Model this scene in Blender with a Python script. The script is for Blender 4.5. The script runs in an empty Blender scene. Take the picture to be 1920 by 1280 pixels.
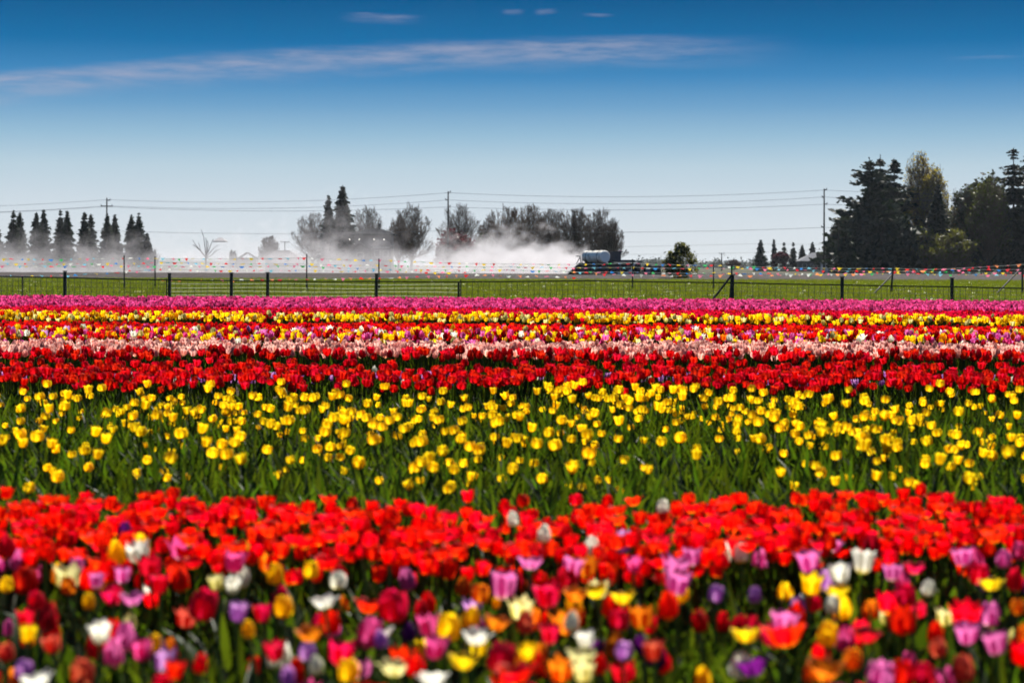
import bpy, math, random
import numpy as np
from mathutils import Vector, Matrix, Euler

random.seed(7)
RS = np.random.RandomState(11)
SC = bpy.context.scene
C = SC.collection
PI = math.pi
R = math.radians

# ------------------------------------------------------------------ camera, sky, sun, exposure
F, H, ROLL, HY = 3733.3, 1.15, 0.0025, 500.0      # focal length in photo pixels, eye height, camera roll, horizon row
cam = bpy.data.objects.new('camera', bpy.data.cameras.new('camera'))
C.objects.link(cam)
cam.data.sensor_width = 36.0
cam.data.lens = 70.0
cam.data.shift_y = -140.0 / 1920.0
cam.data.clip_start, cam.data.clip_end = 0.1, 30000
cam.location = (0, 0, H)
cam.rotation_euler = (PI / 2, -ROLL, 0)
cam.data.dof.use_dof = True
cam.data.dof.focus_distance = 24.0
cam.data.dof.aperture_fstop = 3.9
cam.data.dof.aperture_blades = 0
SC.camera = cam

SUN_EL, SUN_AZ = R(51), R(22)                      # azimuth measured from +Y towards +X
sd = Vector((math.sin(SUN_AZ) * math.cos(SUN_EL), math.cos(SUN_AZ) * math.cos(SUN_EL), math.sin(SUN_EL)))
sun = bpy.data.objects.new('sun', bpy.data.lights.new('sun', 'SUN'))
C.objects.link(sun)
sun.data.energy = 5.0
sun.data.angle = R(0.53)
sun.data.color = (1.0, 0.94, 0.84)
sun.rotation_euler = (-sd).to_track_quat('-Z', 'Y').to_euler()
sun.location = (0, 0, 50)

SC.view_settings.view_transform = 'Standard'
SC.view_settings.look = 'None'
SC.view_settings.gamma = 1.0
SC.view_settings.use_curve_mapping = False
EXPO = 0.95
SC.view_settings.exposure = EXPO


class NT:
    """small helper for node trees"""
    def __init__(self, tree):
        self.t = tree
        self.n = tree.nodes
        self.l = tree.links

    def new(self, kind, **kw):
        nd = self.n.new(kind)
        for k, v in kw.items():
            setattr(nd, k, v)
        return nd

    def put(self, sock, v):
        if v is None:
            return
        if hasattr(v, 'is_output'):
            self.l.new(v, sock)
        else:
            if isinstance(v, (tuple, list)) and len(v) == 3 and sock.type == 'RGBA':
                v = (*v, 1)
            sock.default_value = v

    def m(self, op, a, b=None, c=None, clamp=False):
        nd = self.new('ShaderNodeMath', operation=op, use_clamp=clamp)
        for i, v in enumerate((a, b, c)):
            self.put(nd.inputs[i], v)
        return nd.outputs[0]

    def sstep(self, v, lo, hi):
        nd = self.new('ShaderNodeMapRange', interpolation_type='SMOOTHSTEP')
        self.put(nd.inputs['Value'], v)
        nd.inputs['From Min'].default_value = lo
        nd.inputs['From Max'].default_value = hi
        return nd.outputs[0]

    def mix(self, f, a, b, blend='MIX'):
        nd = self.new('ShaderNodeMix', data_type='RGBA', blend_type=blend)
        self.put(nd.inputs[0], f)
        self.put(nd.inputs[6], a)
        self.put(nd.inputs[7], b)
        return nd.outputs[2]

    def noise(self, vec, scale, detail=3.0, rough=0.55):
        nd = self.new('ShaderNodeTexNoise')
        if vec is not None:
            self.l.new(vec, nd.inputs['Vector'])
        nd.inputs['Scale'].default_value = scale
        nd.inputs['Detail'].default_value = detail
        nd.inputs['Roughness'].default_value = rough
        return nd.outputs[0]

    def ramp(self, v, stops, interp='LINEAR'):
        nd = self.new('ShaderNodeValToRGB')
        cr = nd.color_ramp
        cr.interpolation = interp
        while len(cr.elements) < len(stops):
            cr.elements.new(0.5)
        for e, (p, c) in zip(cr.elements, stops):
            e.position = p
            e.color = (*c, 1)
        self.put(nd.inputs[0], v)
        return nd.outputs[0]


world = bpy.data.worlds.new('World')
SC.world = world
world.use_nodes = True
W = NT(world.node_tree)
W.n.clear()
sky = W.new('ShaderNodeTexSky', sky_type='NISHITA', sun_disc=False, sun_elevation=SUN_EL, sun_rotation=SUN_AZ)
sky.air_density = 1.0
sky.dust_density = 0.4
sky.ozone_density = 1.5
tc = W.new('ShaderNodeTexCoord')
sep = W.new('ShaderNodeSeparateXYZ')
W.l.new(tc.outputs['Generated'], sep.inputs[0])
el = W.m('MULTIPLY', W.m('ARCSINE', sep.outputs[2]), 180 / PI)          # degrees above the horizon
az = W.m('MULTIPLY', W.m('ARCTAN2', sep.outputs[0], sep.outputs[1]), 180 / PI)
SKYMAX = 16.0
grad = W.ramp(W.m('DIVIDE', el, SKYMAX, clamp=True), [
    (0.000, (0.70, 0.735, 0.755)), (0.056, (0.675, 0.735, 0.785)), (0.12, (0.60, 0.69, 0.765)), (0.18, (0.48, 0.625, 0.725)),
    (0.235, (0.30, 0.50, 0.665)), (0.2875, (0.155, 0.36, 0.59)), (0.34, (0.05, 0.245, 0.51)), (0.40, (0.004, 0.155, 0.395)),
    (0.475, (0.0003, 0.100, 0.28)), (0.60, (0.001, 0.098, 0.285)), (1.0, (0.004, 0.098, 0.275))])
# wisps of high cloud
cvec = W.new('ShaderNodeCombineXYZ')
W.put(cvec.inputs[0], W.m('MULTIPLY', az, 0.22))
W.put(cvec.inputs[1], W.m('MULTIPLY', el, 1.5))
n1 = W.noise(cvec.outputs[0], 1.3, 5, 0.6)
n2 = W.noise(cvec.outputs[0], 2.4, 5, 0.6)


def cloud(a0, a1, e0, slope, curve, up, dn, soft, strength):
    """a streak between two azimuths whose middle line is e0 + slope*a + curve*a*a"""
    mid = W.m('ADD', W.m('ADD', W.m('MULTIPLY', az, slope), W.m('MULTIPLY', W.m('MULTIPLY', az, az), curve)), e0)
    d = W.m('SUBTRACT', el, mid)
    d = W.m('ADD', d, W.m('MULTIPLY', W.m('SUBTRACT', n1, 0.5), 0.35))
    top = W.m('SUBTRACT', 1.0, W.sstep(d, up * 0.1, up))
    bot = W.sstep(d, -dn, -dn * 0.05)
    win = W.m('MULTIPLY', W.sstep(az, a0, a0 + soft), W.m('SUBTRACT', 1.0, W.sstep(az, a1 - soft, a1)))
    tex = W.m('ADD', 0.2, W.m('MULTIPLY', W.sstep(n2, 0.28, 0.75), 0.8))
    return W.m('MULTIPLY', W.m('MULTIPLY', W.m('MULTIPLY', top, bot), win), W.m('MULTIPLY', tex, strength))


parts = [cloud(-60, 9.0, 6.25, 0.03, -0.0036, 0.40, 0.80, 7.0, 0.54),
         cloud(-5.2, -2.3, 7.05, -0.02, 0, 0.10, 0.20, 1.4, 0.45),
         cloud(-0.4, 0.4, 7.28, 0.0, 0, 0.08, 0.12, 0.3, 0.25),
         cloud(0.5, 1.4, 7.22, 0.1, 0, 0.08, 0.12, 0.4, 0.3),
         cloud(1.9, 3.0, 7.3, -0.02, 0, 0.06, 0.10, 0.5, 0.4),
         cloud(12.0, 14.6, 5.85, 0.0, 0, 0.06, 0.10, 1.0, 0.12)]
cl = parts[0]
for p in parts[1:]:
    cl = W.m('MAXIMUM', cl, p)
grad = W.mix(cl, grad, (0.50, 0.47, 0.56))
tint = W.mix(0.06, W.mix(1.0, grad, (1, 1, 1), 'MULTIPLY'), sky.outputs[0])
bg = W.new('ShaderNodeBackground')
SKY_STRENGTH = 0.15
# the gradient is written in picture brightness; divide by the strength and the exposure so that it shows as written
W.l.new(W.mix(1.0, grad, (1 / SKY_STRENGTH / 2 ** EXPO,) * 3, 'MULTIPLY'), bg.inputs[0])
lk = [l for l in W.l if l.to_socket == bg.inputs[0]][0]
src = lk.from_socket
W.l.new(W.mix(0.0015, src, sky.outputs[0]), bg.inputs[0])
bg.inputs[1].default_value = SKY_STRENGTH
wo = W.new('ShaderNodeOutputWorld')
W.l.new(bg.outputs[0], wo.inputs[0])

cy = SC.cycles
cy.use_denoising = True
try:
    cy.denoiser = 'OPENIMAGEDENOISE'
except Exception:
    pass
cy.max_bounces = 8
cy.diffuse_bounces = 3
cy.glossy_bounces = 2
cy.transmission_bounces = 5
cy.transparent_max_bounces = 8
cy.volume_bounces = 1
cy.volume_step_rate = 0.35
cy.volume_max_steps = 160
cy.caustics_reflective = False
cy.caustics_refractive = False
cy.sample_clamp_indirect = 6.0


# ------------------------------------------------------------------ helpers
def at(px, py, D):
    """the point that a photo pixel shows at distance D"""
    v = py - HY - ROLL * (px - 960)
    return Vector(((px - 960) / F * D, D, H - v / F * D))


def px_of(p):
    return 960 + p[0] / p[1] * F, HY + (H - p[2]) / p[1] * F + ROLL * (p[0] / p[1] * F)


def mat_base(name):
    m = bpy.data.materials.new(name)
    m.use_nodes = True
    t = NT(m.node_tree)
    t.n.clear()
    out = t.new('ShaderNodeOutputMaterial')
    return m, t, out


def principled(t, col, rough=0.6, spec=0.3, metal=0.0):
    p = t.new('ShaderNodeBsdfPrincipled')
    t.put(p.inputs['Base Color'], col)
    t.put(p.inputs['Roughness'], rough)
    p.inputs['Specular IOR Level'].default_value = spec
    p.inputs['Metallic'].default_value = metal
    return p


def mat_plain(name, col, rough=0.6, spec=0.3, metal=0.0, var=0.25, scale=6.0, bump=0.0):
    """a colour with soft uneven wear"""
    m, t, out = mat_base(name)
    tcn = t.new('ShaderNodeTexCoord')
    n = t.noise(tcn.outputs['Object'], scale, 4)
    k = t.m('ADD', 1.0 - var, t.m('MULTIPLY', n, 2 * var))
    kk = t.new('ShaderNodeCombineColor')
    for i in range(3):
        t.put(kk.inputs[i], k)
    p = principled(t, t.mix(1.0, col, kk.outputs[0], 'MULTIPLY'), rough, spec, metal)
    if bump:
        b = t.new('ShaderNodeBump')
        b.inputs['Strength'].default_value = bump
        b.inputs['Distance'].default_value = 0.05
        t.put(b.inputs['Height'], n)
        t.put(p.inputs['Normal'], b.outputs[0])
    t.l.new(p.outputs[0], out.inputs[0])
    return m


def mat_leafy(name, col, tcol, trans=0.45, rough=0.45, spec=0.3, hue=0.03, val=0.35, base=None, base_at=(0.0, 0.3)):
    """thin leaf or petal: reflects and lets light through; varies from one to the next"""
    m, t, out = mat_base(name)
    oi = t.new('ShaderNodeObjectInfo')
    rnd = oi.outputs['Random']
    hsv = t.new('ShaderNodeHueSaturation')
    t.put(hsv.inputs['Hue'], t.m('ADD', 0.5 - hue / 2, t.m('MULTIPLY', rnd, hue)))
    r2 = t.m('FRACT', t.m('MULTIPLY', rnd, 37.31))
    t.put(hsv.inputs['Value'], t.m('ADD', 1 - val, t.m('MULTIPLY', r2, val * 1.6)))
    hsv2 = t.new('ShaderNodeHueSaturation')
    for s in ('Hue', 'Value'):
        t.l.new(hsv.inputs[s].links[0].from_socket, hsv2.inputs[s])
    a, b = col, tcol
    if base is not None:
        at_ = t.new('ShaderNodeAttribute', attribute_name='along')
        f = t.m('SUBTRACT', 1.0, t.sstep(at_.outputs['Fac'], base_at[0], base_at[1]))
        a = t.mix(f, col, base)
        b = t.mix(f, tcol, base)
    t.put(hsv.inputs['Color'], a)
    t.put(hsv2.inputs['Color'], b)
    p = principled(t, hsv.outputs[0], rough, spec)
    tr = t.new('ShaderNodeBsdfTranslucent')
    t.l.new(hsv2.outputs[0], tr.inputs[0])
    mx = t.new('ShaderNodeMixShader')
    mx.inputs[0].default_value = trans
    t.l.new(p.outputs[0], mx.inputs[1])
    t.l.new(tr.outputs[0], mx.inputs[2])
    t.l.new(mx.outputs[0], out.inputs[0])
    return m


class MB:
    """collects simple shapes into one mesh"""
    def __init__(self):
        self.v, self.f, self.mi, self.along = [], [], [], []
        self.cur = 0

    def add(self, verts, faces, along=None):
        o = len(self.v)
        self.v.extend([tuple(p) for p in verts])
        self.along.extend(along if along is not None else [1.0] * len(verts))
        for f in faces:
            self.f.append(tuple(i + o for i in f))
            self.mi.append(self.cur)

    def box(self, c, s, rz=0.0, taper=1.0):
        hx, hy, hz = s[0] / 2, s[1] / 2, s[2] / 2
        ca, sa = math.cos(rz), math.sin(rz)
        vs = []
        for z, k in ((-hz, 1.0), (hz, taper)):
            for x, y in ((-hx, -hy), (hx, -hy), (hx, hy), (-hx, hy)):
                x, y = x * k, y * k
                vs.append((c[0] + x * ca - y * sa, c[1] + x * sa + y * ca, c[2] + z))
        self.add(vs, [(3, 2, 1, 0), (4, 5, 6, 7), (0, 1, 5, 4), (1, 2, 6, 5), (2, 3, 7, 6), (3, 0, 4, 7)])

    def tube(self, pts, rad, n=6, cap=True):
        pts = [Vector(p) for p in pts]
        if not isinstance(rad, (list, tuple)):
            rad = [rad] * len(pts)
        vs, fs = [], []
        for i, p in enumerate(pts):
            d = (pts[min(i + 1, len(pts) - 1)] - pts[max(i - 1, 0)]).normalized()
            a = d.orthogonal().normalized() if abs(d.z) > 0.95 else d.cross(Vector((0, 0, 1))).normalized()
            b = d.cross(a)
            for k in range(n):
                t = 2 * PI * k / n
                vs.append(p + (a * math.cos(t) + b * math.sin(t)) * rad[i])
        for i in range(len(pts) - 1):
            for k in range(n):
                k2 = (k + 1) % n
                fs.append((i * n + k, i * n + k2, (i + 1) * n + k2, (i + 1) * n + k))
        if cap:
            fs.append(tuple(range(n - 1, -1, -1)))
            fs.append(tuple((len(pts) - 1) * n + k for k in range(n)))
        self.add(vs, fs)

    def cyl(self, p0, p1, r, n=16):
        self.tube([p0, p1], r, n)

    def mesh(self, name, mats, smooth=False):
        me = bpy.data.meshes.new(name)
        me.from_pydata(self.v, [], self.f)
        for m in (mats if isinstance(mats, (list, tuple)) else [mats]):
            me.materials.append(m)
        if any(self.mi):
            me.polygons.foreach_set('material_index', self.mi)
        if smooth:
            me.polygons.foreach_set('use_smooth', [True] * len(self.f))
        a = me.attributes.new('along', 'FLOAT', 'POINT')
        a.data.foreach_set('value', self.along)
        me.update()
        return me


def link(name, me, parent=None, loc=None, rot=None, scl=None):
    o = bpy.data.objects.new(name, me)
    C.objects.link(o)
    if parent is not None:
        o.parent = parent
    if loc is not None:
        o.location = loc
    if rot is not None:
        o.rotation_euler = rot
    if scl is not None:
        o.scale = scl if isinstance(scl, (tuple, list)) else (scl,) * 3
    return o


def part(name, mb, mats, parent, smooth=False, **kw):
    return link(name, mb.mesh(name, mats, smooth), parent, **kw)


def tag(o, label=None, cat=None, group=None, kind=None):
    for k, v in (('label', label), ('category', cat), ('group', group), ('kind', kind)):
        if v:
            o[k] = v
    return o


def thing(name, label, cat, loc=(0, 0, 0), rz=0.0, group=None):
    o = link(name, None, None, loc, (0, 0, rz))
    o.empty_display_size = 0.1
    return tag(o, label, cat, group)


def np_mesh(name, verts, faces, mats, nper, mi=None):
    """fast mesh from arrays; all faces have nper corners"""
    me = bpy.data.meshes.new(name)
    nv, nf = len(verts), len(faces)
    me.vertices.add(nv)
    me.vertices.foreach_set('co', np.asarray(verts, 'f').ravel())
    me.loops.add(nf * nper)
    me.loops.foreach_set('vertex_index', np.asarray(faces, 'i').ravel())
    me.polygons.add(nf)
    me.polygons.foreach_set('loop_start', np.arange(0, nf * nper, nper, dtype='i'))
    for m in (mats if isinstance(mats, (list, tuple)) else [mats]):
        me.materials.append(m)
    if mi is not None:
        me.polygons.foreach_set('material_index', np.asarray(mi, 'i'))
    me.update(calc_edges=True)
    return me


# ------------------------------------------------------------------ materials
PAL = {  # petal colour, light passing through it, colour at the foot of the petal
    'bright red': ((0.80, 0.008, 0.003), (1.0, 0.010, 0.003), (0.9, 0.48, 0.01)),
    'dark red': ((0.42, 0.003, 0.006), (0.75, 0.006, 0.008), (0.25, 0.005, 0.01)),
    'crimson': ((0.55, 0.005, 0.035), (0.85, 0.008, 0.06), (0.75, 0.25, 0.2)),
    'magenta': ((0.58, 0.05, 0.21), (0.84, 0.085, 0.31), (0.75, 0.4, 0.4)),
    'pink': ((0.62, 0.15, 0.40), (0.85, 0.18, 0.5), (0.85, 0.72, 0.5)),
    'pale pink': ((0.78, 0.42, 0.36), (0.92, 0.50, 0.42), (0.8, 0.6, 0.4)),
    'yellow': ((0.88, 0.57, 0.010), (1.0, 0.70, 0.008), (0.7, 0.5, 0.02)),
    'cream': ((0.78, 0.70, 0.30), (0.9, 0.82, 0.35), (0.75, 0.6, 0.1)),
    'white': ((0.84, 0.82, 0.72), (0.97, 0.95, 0.82), (0.8, 0.68, 0.12)),
    'orange': ((0.75, 0.17, 0.008), (0.95, 0.25, 0.008), (0.8, 0.45, 0.01)),
    'purple': ((0.10, 0.008, 0.13), (0.22, 0.012, 0.26), (0.1, 0.02, 0.1)),
    'lilac': ((0.47, 0.21, 0.52), (0.64, 0.30, 0.66), (0.6, 0.45, 0.5)),
    'salmon': ((0.60, 0.085, 0.05), (0.78, 0.12, 0.06), (0.75, 0.4, 0.15)),
}
MP = {k: mat_leafy('petal_' + k.replace(' ', '_'), a, b, 0.68 if k == 'yellow' else 0.6, 0.55, 0.12, 0.012, 0.40 if k == 'magenta' else 0.26, base=c, base_at=(0.02, 0.30 if k == 'bright red' else 0.34))
      for k, (a, b, c) in PAL.items()}
M_GREEN = mat_leafy('tulip_green', (0.026, 0.048, 0.009), (0.085, 0.14, 0.005), 0.42, 0.45, 0.14, 0.05, 0.5)
M_STEM = mat_leafy('stem_green', (0.06, 0.11, 0.03), (0.14, 0.25, 0.02), 0.3, 0.45, 0.3, 0.03, 0.3)
M_STEEL = mat_plain('dark_painted_steel', (0.018, 0.018, 0.022), 0.55, 0.3)
M_WIRE = mat_plain('wire_steel', (0.05, 0.05, 0.055), 0.5, 0.4)
M_ROPE = mat_leafy('white_tape', (0.78, 0.78, 0.74), (0.9, 0.9, 0.85), 0.5, 0.5, 0.3, 0.0, 0.05)
M_WOOD = mat_plain('weathered_pole_wood', (0.05, 0.042, 0.038), 0.85, 0.1)
M_BARK = mat_plain('bark', (0.06, 0.05, 0.045), 0.9, 0.1)
M_TWIG = mat_plain('twigs', (0.105, 0.075, 0.055), 0.85, 0.15)
M_TWIGB = mat_plain('brown_twigs', (0.13, 0.082, 0.052), 0.85, 0.15)
M_CONIF = mat_leafy('conifer_needles', (0.014, 0.028, 0.018), (0.02, 0.035, 0.012), 0.2, 0.6, 0.2, 0.03, 0.35)
M_CONIF2 = mat_leafy('fir_needles', (0.014, 0.026, 0.02), (0.02, 0.035, 0.012), 0.15, 0.6, 0.2, 0.03, 0.35)
M_OLIVE = mat_leafy('spring_leaves', (0.18, 0.15, 0.04), (0.44, 0.37, 0.05), 0.5, 0.5, 0.2, 0.04, 0.3)
M_LEAFG = mat_leafy('young_green_leaves', (0.045, 0.06, 0.014), (0.13, 0.15, 0.014), 0.42, 0.5, 0.2, 0.04, 0.3)
M_DARKG = mat_leafy('dull_leaves', (0.03, 0.04, 0.02), (0.05, 0.06, 0.02), 0.3, 0.5, 0.2, 0.04, 0.3)
M_REDLEAF = mat_leafy('plum_red_leaves', (0.06, 0.012, 0.018), (0.11, 0.012, 0.02), 0.4, 0.5, 0.2, 0.02, 0.3)
M_GLOSSY = mat_leafy('glossy_leaves', (0.075, 0.085, 0.028), (0.18, 0.18, 0.025), 0.38, 0.42, 0.25, 0.03, 0.35)


# ------------------------------------------------------------------ the ground
def sheet(name, pts, mat, z=0.0):
    mb = MB()
    mb.add([(p[0], p[1], z) for p in pts], [tuple(range(len(pts)))])
    o = link(name, mb.mesh(name, mat))
    return o


def mat_ground(name, c1, c2, scale, c3=None, bump=0.3, rough=0.95, stretch=(1, 1, 1)):
    m, t, out = mat_base(name)
    g = t.new('ShaderNodeNewGeometry')
    mp = t.new('ShaderNodeMapping')
    mp.inputs['Scale'].default_value = stretch
    t.l.new(g.outputs['Position'], mp.inputs[0])
    n = t.noise(mp.outputs[0], scale, 6, 0.65)
    nb = t.noise(mp.outputs[0], scale * 0.07, 4, 0.6)
    col = t.mix(t.sstep(n, 0.32, 0.68), c1, c2)
    if c3:
        col = t.mix(t.sstep(nb, 0.4, 0.65), col, c3)
    p = principled(t, col, rough, 0.1)
    b = t.new('ShaderNodeBump')
    b.inputs['Strength'].default_value = bump
    b.inputs['Distance'].default_value = 0.1
    t.put(b.inputs['Height'], n)
    t.put(p.inputs['Normal'], b.outputs[0])
    t.l.new(p.outputs[0], out.inputs[0])
    return m


M_FAR = mat_ground('far_meadow', (0.05, 0.06, 0.03), (0.08, 0.08, 0.045), 0.05, (0.07, 0.06, 0.045))
M_SOIL = mat_ground('garden_soil', (0.035, 0.026, 0.02), (0.075, 0.055, 0.042), 9.0)
M_TURF = mat_ground('turf', (0.055, 0.10, 0.014), (0.10, 0.15, 0.022), 3.0, (0.07, 0.12, 0.016), 0.6)
M_PLOUGH = mat_ground('ploughed_soil', (0.035, 0.030, 0.030), (0.08, 0.070, 0.070), 2.2, (0.045, 0.038, 0.036), 0.8)

tag(sheet('ground', [(-4500, -60), (4500, -60), (4500, 9800), (-4500, 9800)], M_FAR, 0.0),
    'flat dull green land running out to the horizon', 'ground', kind='structure')
tag(sheet('flower_field_soil', [(-45, -8), (45, -8), (45, 47), (-45, 55)], M_SOIL, 0.004),
    'dark brown soil under the tulip rows', 'soil', kind='structure')
tag(sheet('lawn', [(-60, 55.6), (-45, 55.02), (45, 47.02), (60, 46.3), (70, 165), (-70, 170)], M_TURF, 0.006),
    'green grass strip between fence and ploughed field', 'lawn', kind='structure')


def furrows():
    ys = np.arange(165, 300, 0.75)
    xs = np.linspace(-130, 150, 57)
    rs = np.random.RandomState(3)
    vs, fs = [], []
    for j, y in enumerate(ys):
        for i, x in enumerate(xs):
            z = 0.03 + (0.17 if j % 2 else 0.0) * (0.6 + 0.8 * rs.rand())
            if i in (0, len(xs) - 1) or j in (0, len(ys) - 1):
                z = 0.01
            vs.append((x, y + 0.012 * abs(x) * 0 + rs.uniform(-.12, .12) + (5.0 - 0.012 * x if j == 0 else 0) * 0, z))
    n = len(xs)
    for j in range(len(ys) - 1):
        for i in range(n - 1):
            a = j * n + i
            fs.append((a, a + 1, a + n + 1, a + n))
    o = link('ploughed_field', np_mesh('ploughed_field', vs, fs, M_PLOUGH, 4))
    tag(o, 'ridged grey brown ploughed field beyond the grass', 'field', kind='structure')


furrows()


def hill_band(name, D, x0, x1, hfun, label, seed, mat, kind='structure', cat='hills'):
    rs = np.random.RandomState(seed)
    xs = np.linspace(x0, x1, 160)
    ph = rs.rand(6) * 6.3
    vs, fs = [], []
    for x in xs:
        t = (x - x0) / (x1 - x0)
        h = hfun(t) * (0.75 + 0.25 * sum(math.sin(t * f + p) / (k + 1) for k, (f, p) in enumerate(zip((9, 23, 47, 90, 160, 300), ph)))) + rs.rand() * 3
        vs += [(x, D, 0), (x, D + 60, max(h, 1) * 0.8), (x, D + 260, max(h, 1)), (x, D + 700, 0)]
    for i in range(len(xs) - 1):
        for k in range(3):
            a = i * 4 + k
            fs.append((a, a + 4, a + 5, a + 1))
    o = link(name, np_mesh(name, vs, fs, mat, 4))
    return tag(o, label, cat, kind=kind)


M_HILL = mat_ground('wooded_hills', (0.03, 0.05, 0.04), (0.05, 0.07, 0.05), 0.02)
hill_band('hills', 5000, -1500, -350, lambda t: 30 * math.sin(PI * min(max(t, 0), 1)) ** 0.5, 'low blue hills far off beyond the bare trees', 4, M_HILL)
hill_band('hills', 5000, 150, 1200, lambda t: 21 * math.sin(PI * min(max(t, 0), 1)) ** 0.5, 'low blue hills far off beside the round evergreen bush', 9, M_HILL)

# ------------------------------------------------------------------ tulips
SHAPES = {  # radius profile along the petal: (t, radius, height) for a flower 1 unit tall
    'cup': [(0, .10, .0), (.12, .27, .03), (.3, .40, .18), (.52, .44, .44), (.75, .40, .72), (.9, .33, .9), (1, .24, 1.0)],
    'goblet': [(0, .10, .0), (.12, .25, .03), (.3, .37, .2), (.52, .42, .46), (.75, .46, .73), (.9, .50, .9), (1, .55, .98)],
    'open': [(0, .10, .0), (.12, .30, .04), (.3, .46, .18), (.52, .58, .38), (.75, .70, .6), (.9, .80, .74), (1, .90, .8)],
    'bowl': [(0, .10, .0), (.12, .32, .03), (.3, .47, .16), (.52, .52, .4), (.75, .49, .64), (.9, .45, .79), (1, .40, .86)],
    'egg': [(0, .10, .0), (.12, .26, .04), (.3, .36, .2), (.52, .38, .47), (.75, .31, .76), (.9, .20, .94), (1, .10, 1.05)],
}


def petal_geo(shape, nu=4, nt=6, inner=False, seed=0):
    """one petal standing at angle 0; returns verts, faces, along"""
    rs = random.Random(seed)
    prof = SHAPES[shape]
    vs, al, fs = [], [], []
    wid = 0.40 if not inner else 0.36
    for j in range(nt + 1):
        t = j / nt
        for a, b in zip(prof, prof[1:]):
            if a[0] <= t <= b[0] + 1e-9:
                k = (t - a[0]) / (b[0] - a[0])
                r, z = a[1] + (b[1] - a[1]) * k, a[2] + (b[2] - a[2]) * k
                break
        if inner:
            r *= 0.86
            z *= 1.03
        w = wid * (0.30 + 0.70 * math.sin(PI * min(t * 0.78 + 0.02, 1)) ** 0.8) * (1.0 if t < 0.85 else max(0.12, 1 - ((t - 0.85) / 0.15) ** 2 * 0.88))
        for i in range(nu + 1):
            u = i / nu * 2 - 1
            ang = u * w / max(r, 0.12)
            ang = max(-1.25, min(1.25, ang))
            rr = r * (1 + 0.05 * (u * u)) + (0.012 if t > .6 else 0) * rs.uniform(-1, 1)
            zz = z - 0.05 * u * u * t + 0.015 * rs.uniform(-1, 1) * t
            vs.append((rr * math.cos(ang), rr * math.sin(ang), zz))
            al.append(t)
    n = nu + 1
    for j in range(nt):
        for i in range(nu):
            a = j * n + i
            fs.append((a, a + 1, a + n + 1, a + n))
    return vs, fs, al


def leaf_geo(L, Wd, lean, nt=6, bend=0.6, twist=0.3, cup=0.35):
    """a long tulip leaf rising from the origin and leaning towards +X"""
    vs, fs, al = [], [], []
    x = z = 0.0
    ang = PI / 2 - lean * 0.3
    for j in range(nt + 1):
        t = j / nt
        w = Wd * (0.35 + 0.65 * math.sin(PI * min(1, t * 0.85 + 0.12))) * (1 - t ** 4)
        w = max(w, 0.001)
        tw = twist * t
        for u in (-1, 0, 1):
            px, py = (cup * w * (abs(u) - 0.0) * 0.6) * (-math.sin(ang) * -1), u * w / 2
            vx = x - math.sin(ang) * cup * abs(u) * w * 0.5
            vz = z + math.cos(ang) * cup * abs(u) * w * 0.5
            yy = u * w / 2 * math.cos(tw)
            vs.append((vx + u * w / 2 * math.sin(tw), yy, vz))
            al.append(t)
        step = L / nt
        x += math.cos(ang) * step
        z += math.sin(ang) * step
        ang -= (lean * 0.7 + bend * t) / nt * 1.6
    for j in range(nt):
        for i in range(2):
            a = j * 3 + i
            fs.append((a, a + 1, a + 4, a + 3))
    return vs, fs, al


def xf(vs, M):
    return [tuple(M @ Vector(v)) for v in vs]


def proto_tulip(name, colour, shape, h, size, nu, nt, rs, leaves=3, leaf_h=0.30, flower=True, leaf_n=4):
    mb = MB()
    lean = rs.uniform(-.03, .03)
    if flower:
        mb.cur = 0
        for k in range(6):
            v, f, a = petal_geo(shape, nu, nt, k % 2 == 1, rs.randrange(999))
            M = Matrix.Translation((lean, 0, h - size * 0.9)) @ Matrix.Rotation(k * PI / 3 + rs.uniform(-.15, .15), 4, 'Z') @ \
                Matrix.Rotation(rs.uniform(-.1, .12), 4, 'Y') @ Matrix.Scale(size, 4)
            mb.add(xf(v, M), f, a)
        mb.cur = 1
        mb.tube([(0, 0, 0), (lean * .4, 0, h * .5), (lean, 0, h - size * .9)], [.005, .0045, .004], 4, False)
    mb.cur = 1
    a0 = rs.uniform(0, 6.3)
    for k in range(leaves):
        v, f, a = leaf_geo(leaf_h * rs.uniform(.75, 1.15), rs.uniform(.024, .044), rs.uniform(.12, .6), leaf_n, rs.uniform(.1, .9), rs.uniform(-.6, .6))
        M = Matrix.Rotation(a0 + k * 2 * PI / max(leaves, 1) + rs.uniform(-.5, .5), 4, 'Z')
        mb.add(xf(v, M), f, a)
    me = mb.mesh(name, [MP[colour] if flower else M_GREEN, M_GREEN], smooth=True)
    return me


PROTO = bpy.data.collections.new('tulip_kinds')
proto_index = {}
_prs = random.Random(5)


def add_proto(key, me):
    o = bpy.data.objects.new('kind_%03d' % len(proto_index), me)
    PROTO.objects.link(o)
    proto_index.setdefault(key, []).append(len(PROTO.objects) - 1)


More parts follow.
